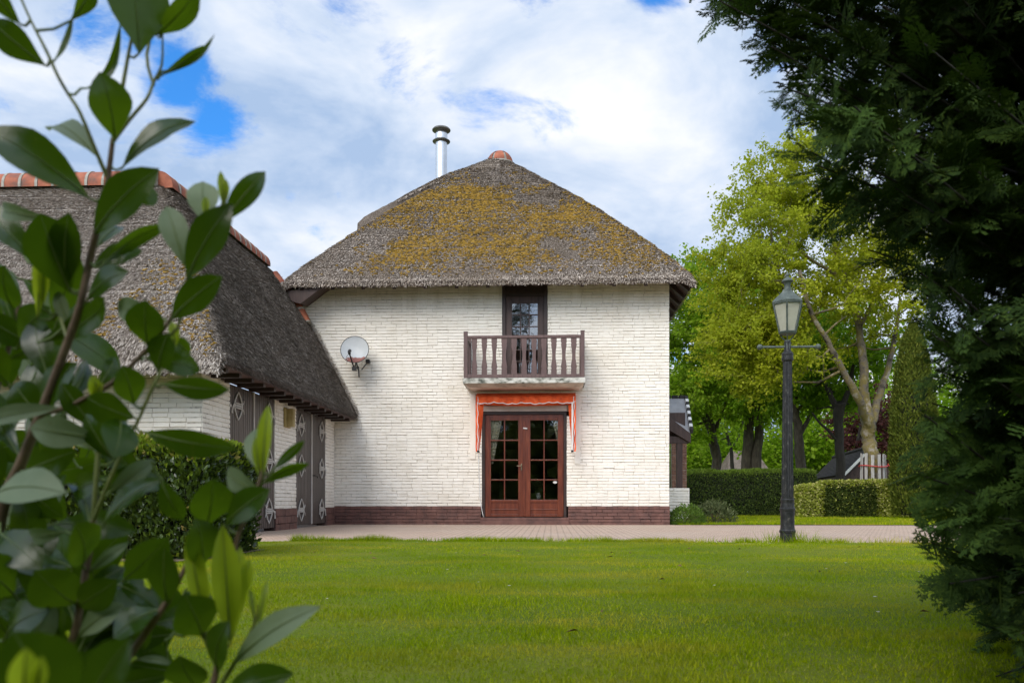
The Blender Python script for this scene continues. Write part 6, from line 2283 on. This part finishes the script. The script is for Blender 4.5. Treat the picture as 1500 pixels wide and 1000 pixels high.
for (bu, bv, tu, tv, w_, kd, d0, d1, curl, fold) in LV + extra:
    B, T = PD(bu, bv, d0), PD(tu, tv, d1)
    view = C0 - (B + T) / 2
    view = view / np.linalg.norm(view)
    roll = math.radians(RL.uniform(-42, 42) * (0.35 if kd == 'y' else 1))
    axn = (T - B) / np.linalg.norm(T - B)
    N = view * math.cos(roll) + np.cross(axn, view) * math.sin(roll) + np.array([0, 0, 0.25])
    V, Fq, rib = leaf_geo(B, T, w_ * d0 / F * (1.35 if kd == 'y' else 1.0), N, curl, fold)
    best, bi, bp_ = 9, 0, None
    for i, P in enumerate(stem_pts):
        for k in range(len(P) - 1):
            for f_ in (0, .33, .66, 1):
                p_ = P[k] * (1 - f_) + P[k + 1] * f_
                dd = np.linalg.norm(p_ - B)
                if dd < best:
                    best, bi, bp_ = dd, i, p_
    a_ = acc[bi]
    a_['V'].append(V)
    a_['F'].append(Fq + a_['o'])
    a_['mi'].append(np.full(len(Fq), KI[kd]))
    a_['o'] += len(V)
    if best > 0.05:
        bp_ = B - axn * 0.02
    a_['pet'].tube([bp_, (bp_ + B) / 2 + [0, 0, -0.004], B] + rib[1:], [0.0018, 0.0016, 0.0014] + list(np.linspace(0.0011, 0.0002, len(rib) - 1)), 5)
for i, a_ in acc.items():
    if not a_['V']:
        continue
    pv_, pf = np.array(a_['pet'].v), np.array([f_ for f_ in a_['pet'].f if len(f_) == 4])
    V = np.concatenate(a_['V'] + [pv_])
    npmesh("leaves", V, [np.concatenate(a_['F']), pf + a_['o']], [M['laurel'], M['laurel_lime'], M['laurel_silver'], M['laurel_rib']], [np.concatenate(a_['mi']), 3], branches[i], smooth=True)

# ------------------------------------------------------------------ foreground cypress
def spray_template(R, n=11):
    """flat scaly cypress spray in the x-y plane, length 1."""
    V, Fq = [], []
    def dia(p, d, l, w_, z):
        p, d = np.array(p, float), np.array(d, float)
        sd = np.array([-d[1], d[0]])
        q_ = [p, p + d * l * .45 + sd * w_, p + d * l, p + d * l * .45 - sd * w_]
        b = len(V)
        for a in q_:
            V.append((a[0], a[1], z - 0.22 * a[0] ** 2 - 0.25 * abs(a[1]) ** 1.5))
        Fq.append((b, b + 1, b + 2, b + 3))
    dia((0, 0), (1, 0), 1.0, 0.018, 0)
    for i in range(n):
        s = 0.12 + 0.83 * i / (n - 1)
        for sg in (-1, 1):
            if R.uniform() < .08:
                continue
            a_ = math.radians(R.uniform(34, 50)) * sg
            l = (0.40 * (1 - s) ** 0.8 + 0.09) * R.uniform(.7, 1.2)
            d = (math.cos(a_), math.sin(a_))
            p = (s + R.normal(0, .015), 0)
            z = R.normal(0, .015)
            dia(p, d, l, 0.017, z)
            for k in range(3):
                f_ = 0.28 + 0.24 * k
                if l < .13 and k > 0:
                    break
                for s2 in (-1, 1):
                    a2 = a_ + s2 * math.radians(R.uniform(30, 48))
                    dia((p[0] + d[0] * l * f_, p[1] + d[1] * l * f_), (math.cos(a2), math.sin(a2)), l * (0.42 - .08 * k), 0.014, z)
    return np.array(V), np.array(Fq)


cy = thing("cypress_tree", tuple(PD(1760, 700, 2.9) * [1, 1, 0]), "dark feathery cypress filling the edge of the view beside the lawn", "tree")
R = np.random.default_rng(44)
tx, ty = WL[cy.name][0], WL[cy.name][1]
TPL = [spray_template(np.random.default_rng(500 + i)) for i in range(6)]
TOPB = [(-420, 1040), (-200, 1000), (-60, 1000), (0, 1050), (40, 1085), (75, 1125), (150, 1155), (190, 1185), (240, 1200), (290, 1225), (350, 1245), (400, 1300), (430, 1345), (520, 1385), (600, 1358), (680, 1350), (740, 1338), (790, 1352), (830, 1375), (880, 1412), (930, 1445), (1000, 1435), (1100, 1440)]
bvs, bus = [a for a, _ in TOPB], [b for _, b in TOPB]
boughs = []
for k in range(96):                             # boughs that make the outline
    v = R.uniform(-420, 1080)
    edge = np.interp(v, bvs, bus)
    boughs.append((edge + abs(R.normal(0, 22)) - 8, v, R.uniform(1.9, 2.9)))
for k in range(270):                            # boughs that fill the side facing the lawn
    v = R.uniform(-420, 1080)
    edge = np.interp(v, bvs, bus)
    boughs.append((R.uniform(edge + 30, 1720), v, R.uniform(1.75, 2.9)))
for k in range(120):                             # far side
    v = R.uniform(-420, 1080)
    edge = np.interp(v, bvs, bus)
    boughs.append((R.uniform(edge + 60, 1720), v, R.uniform(2.9, 3.8)))
bg = MB()
SP, SA, SN, SL = [], [], [], []
ends = [PD(u, v, d) for (u, v, d) in boughs]
vb_ = [v for (u, v, d) in boughs]
for k in range(230):                            # the rest of the crown, all round the trunk and up to its top
    a_ = R.uniform(-2.0, 2.3)
    z_ = R.uniform(0.1, 4.9)
    r_ = R.uniform(0.45, 1.0) * np.interp(z_, [0, 3.2, 5], [1.0, 0.9, 0.15])
    ends.append(np.array([tx + r_ * math.cos(a_), ty + r_ * math.sin(a_), z_]))
    vb_.append(0)
for E, v in zip(ends, vb_):
    zs = max(0.1, E[2] - R.uniform(0.05, 0.5) + (0.35 if v > 850 else 0))
    B = np.array([tx, ty, zs])
    L = np.linalg.norm(E - B)
    mid = (B + E) / 2 + np.array([0, 0, 0.10 * L]) * R.uniform(-.6, .6)
    bg.tube([B, (B + mid) / 2, mid, (mid + E) / 2, E], [0.012, 0.009, 0.006, 0.004, 0.002], 5, cap=False)
    axis = (E - B) / L
    m = int(8 + L * 8)
    for j in range(m):
        t = R.uniform(0.32, 1.0) ** 0.8
        p = B * (1 - t) ** 2 + 2 * mid * t * (1 - t) + E * t ** 2
        q_ = unit((axis * 0.9 + rand_unit(1, R)[0] * 0.75 + np.array([0, 0, R.uniform(-.15, .25)]))[None])[0]
        l = R.uniform(0.10, 0.20) * (1.0 if t > .6 else 1.2)
        SP.append(p - q_ * l * .35)
        SA.append(q_)
        SN.append(rand_unit(1, R)[0] * 0.6 + np.array([0, 0, .8]) + unit((C0 - p)[None])[0] * 0.35)
        SL.append(l)
SP, SA, SN, SL = map(np.array, (SP, SA, SN, SL))
idx = R.integers(0, len(TPL), len(SP))
parts = []
for k, (tv, tf) in enumerate(TPL):
    s = idx == k
    V, Fm = place_leaves(SP[s], SA[s], SN[s], SL[s], tv, tf)
    parts.append((V, Fm, 0))
V, Fs, Ms = joinarr(parts)
bg.tube([(tx, ty, 0), (tx, ty, 2.5), (tx + .05, ty, 5.0)], [0.16, 0.11, 0.04], 10)
bg.build("trunk", M['bark_dark'], cy, smooth=True)
npmesh("foliage", V, Fs, M['conifer'], Ms, cy)

# ------------------------------------------------------------------ trees behind the viewer: they shade the near lawn and mirror in the panes
def cone_tree(label, x, y, h, r, seed, n=230, m_='conifer'):
    R = np.random.default_rng(seed)
    t = thing("garden_conifer", (x, y, 0), label, "tree", "conifers mirrored in the panes")
    tb = MB()
    tb.tube([(x, y, 0), (x, y, h * .97)], [0.22, 0.03], 8)
    tv, tf = TPL[0]
    P, A, Nn, Ls = [], [], [], []
    for k in range(n):
        f_ = R.uniform(0, 1) ** 1.25
        z = 0.3 + f_ * (h - .5)
        rr = r * (1 - f_) ** 0.85 * R.uniform(.6, 1.12) + .15
        a_ = R.uniform(0, 6.28)
        d = np.array([math.cos(a_), math.sin(a_), R.uniform(-.35, .1)])
        B, E = np.array([x, y, z]), np.array([x, y, z]) + d * rr
        tb.tube([B, E], [0.03, 0.006], 4, cap=False)
        for j in range(7):
            tt = R.uniform(.3, 1)
            P.append(B + (E - B) * tt)
            A.append(d * .8 + rand_unit(1, R)[0] * .6 + [0, 0, -.25])
            Nn.append(np.array([0, 0, 1.0]) + rand_unit(1, R)[0] * .5)
            Ls.append(R.uniform(.6, 1.1))
    V, Fm = place_leaves(np.array(P), np.array(A), np.array(Nn), np.array(Ls), tv, tf, wid=1.2)
    tb.build("trunk", M['bark_dark'], t)
    npmesh("crown", V, [Fm], M[m_], None, t)


cone_tree("tallest dark conifer mirrored in the balcony door panes", -3.3, -16.0, 22.0, 4.0, 901, 420)
cone_tree("dark conifer mirrored in the left French door", -9.5, -13.0, 11.0, 2.6, 902, 200)
cone_tree("low dark conifer mirrored in the right French door", 5.2, -14.5, 7.0, 2.2, 903, 150)
cone_tree("dark conifer mirrored beside the tallest one in the panes", -1.2, -17.0, 8.0, 2.4, 904, 150)

# unseen conifer row added to shade the near leaves, mirrors low in the panes
for (x_, y_, h_, r_, sd_, lb_) in ((-3.4, -2.6, 4.6, 1.3, 911, "dark conifer added for shade behind the laurel bush, mirrored low in the panes"), (-1.3, -3.2, 4.4, 1.3, 912, "dark conifer added for shade behind the viewer, mirrored at the bottom of the door panes"), (0.9, -3.0, 4.6, 1.3, 913, "dark conifer added for shade behind the cypress, mirrored at the bottom of the door panes"), (3.0, -2.6, 4.8, 1.4, 914, "dark conifer added for shade, farthest along the row behind the cypress")):
    cone_tree(lb_, x_, y_, h_, r_, sd_, 150, 'leaf_thuja')
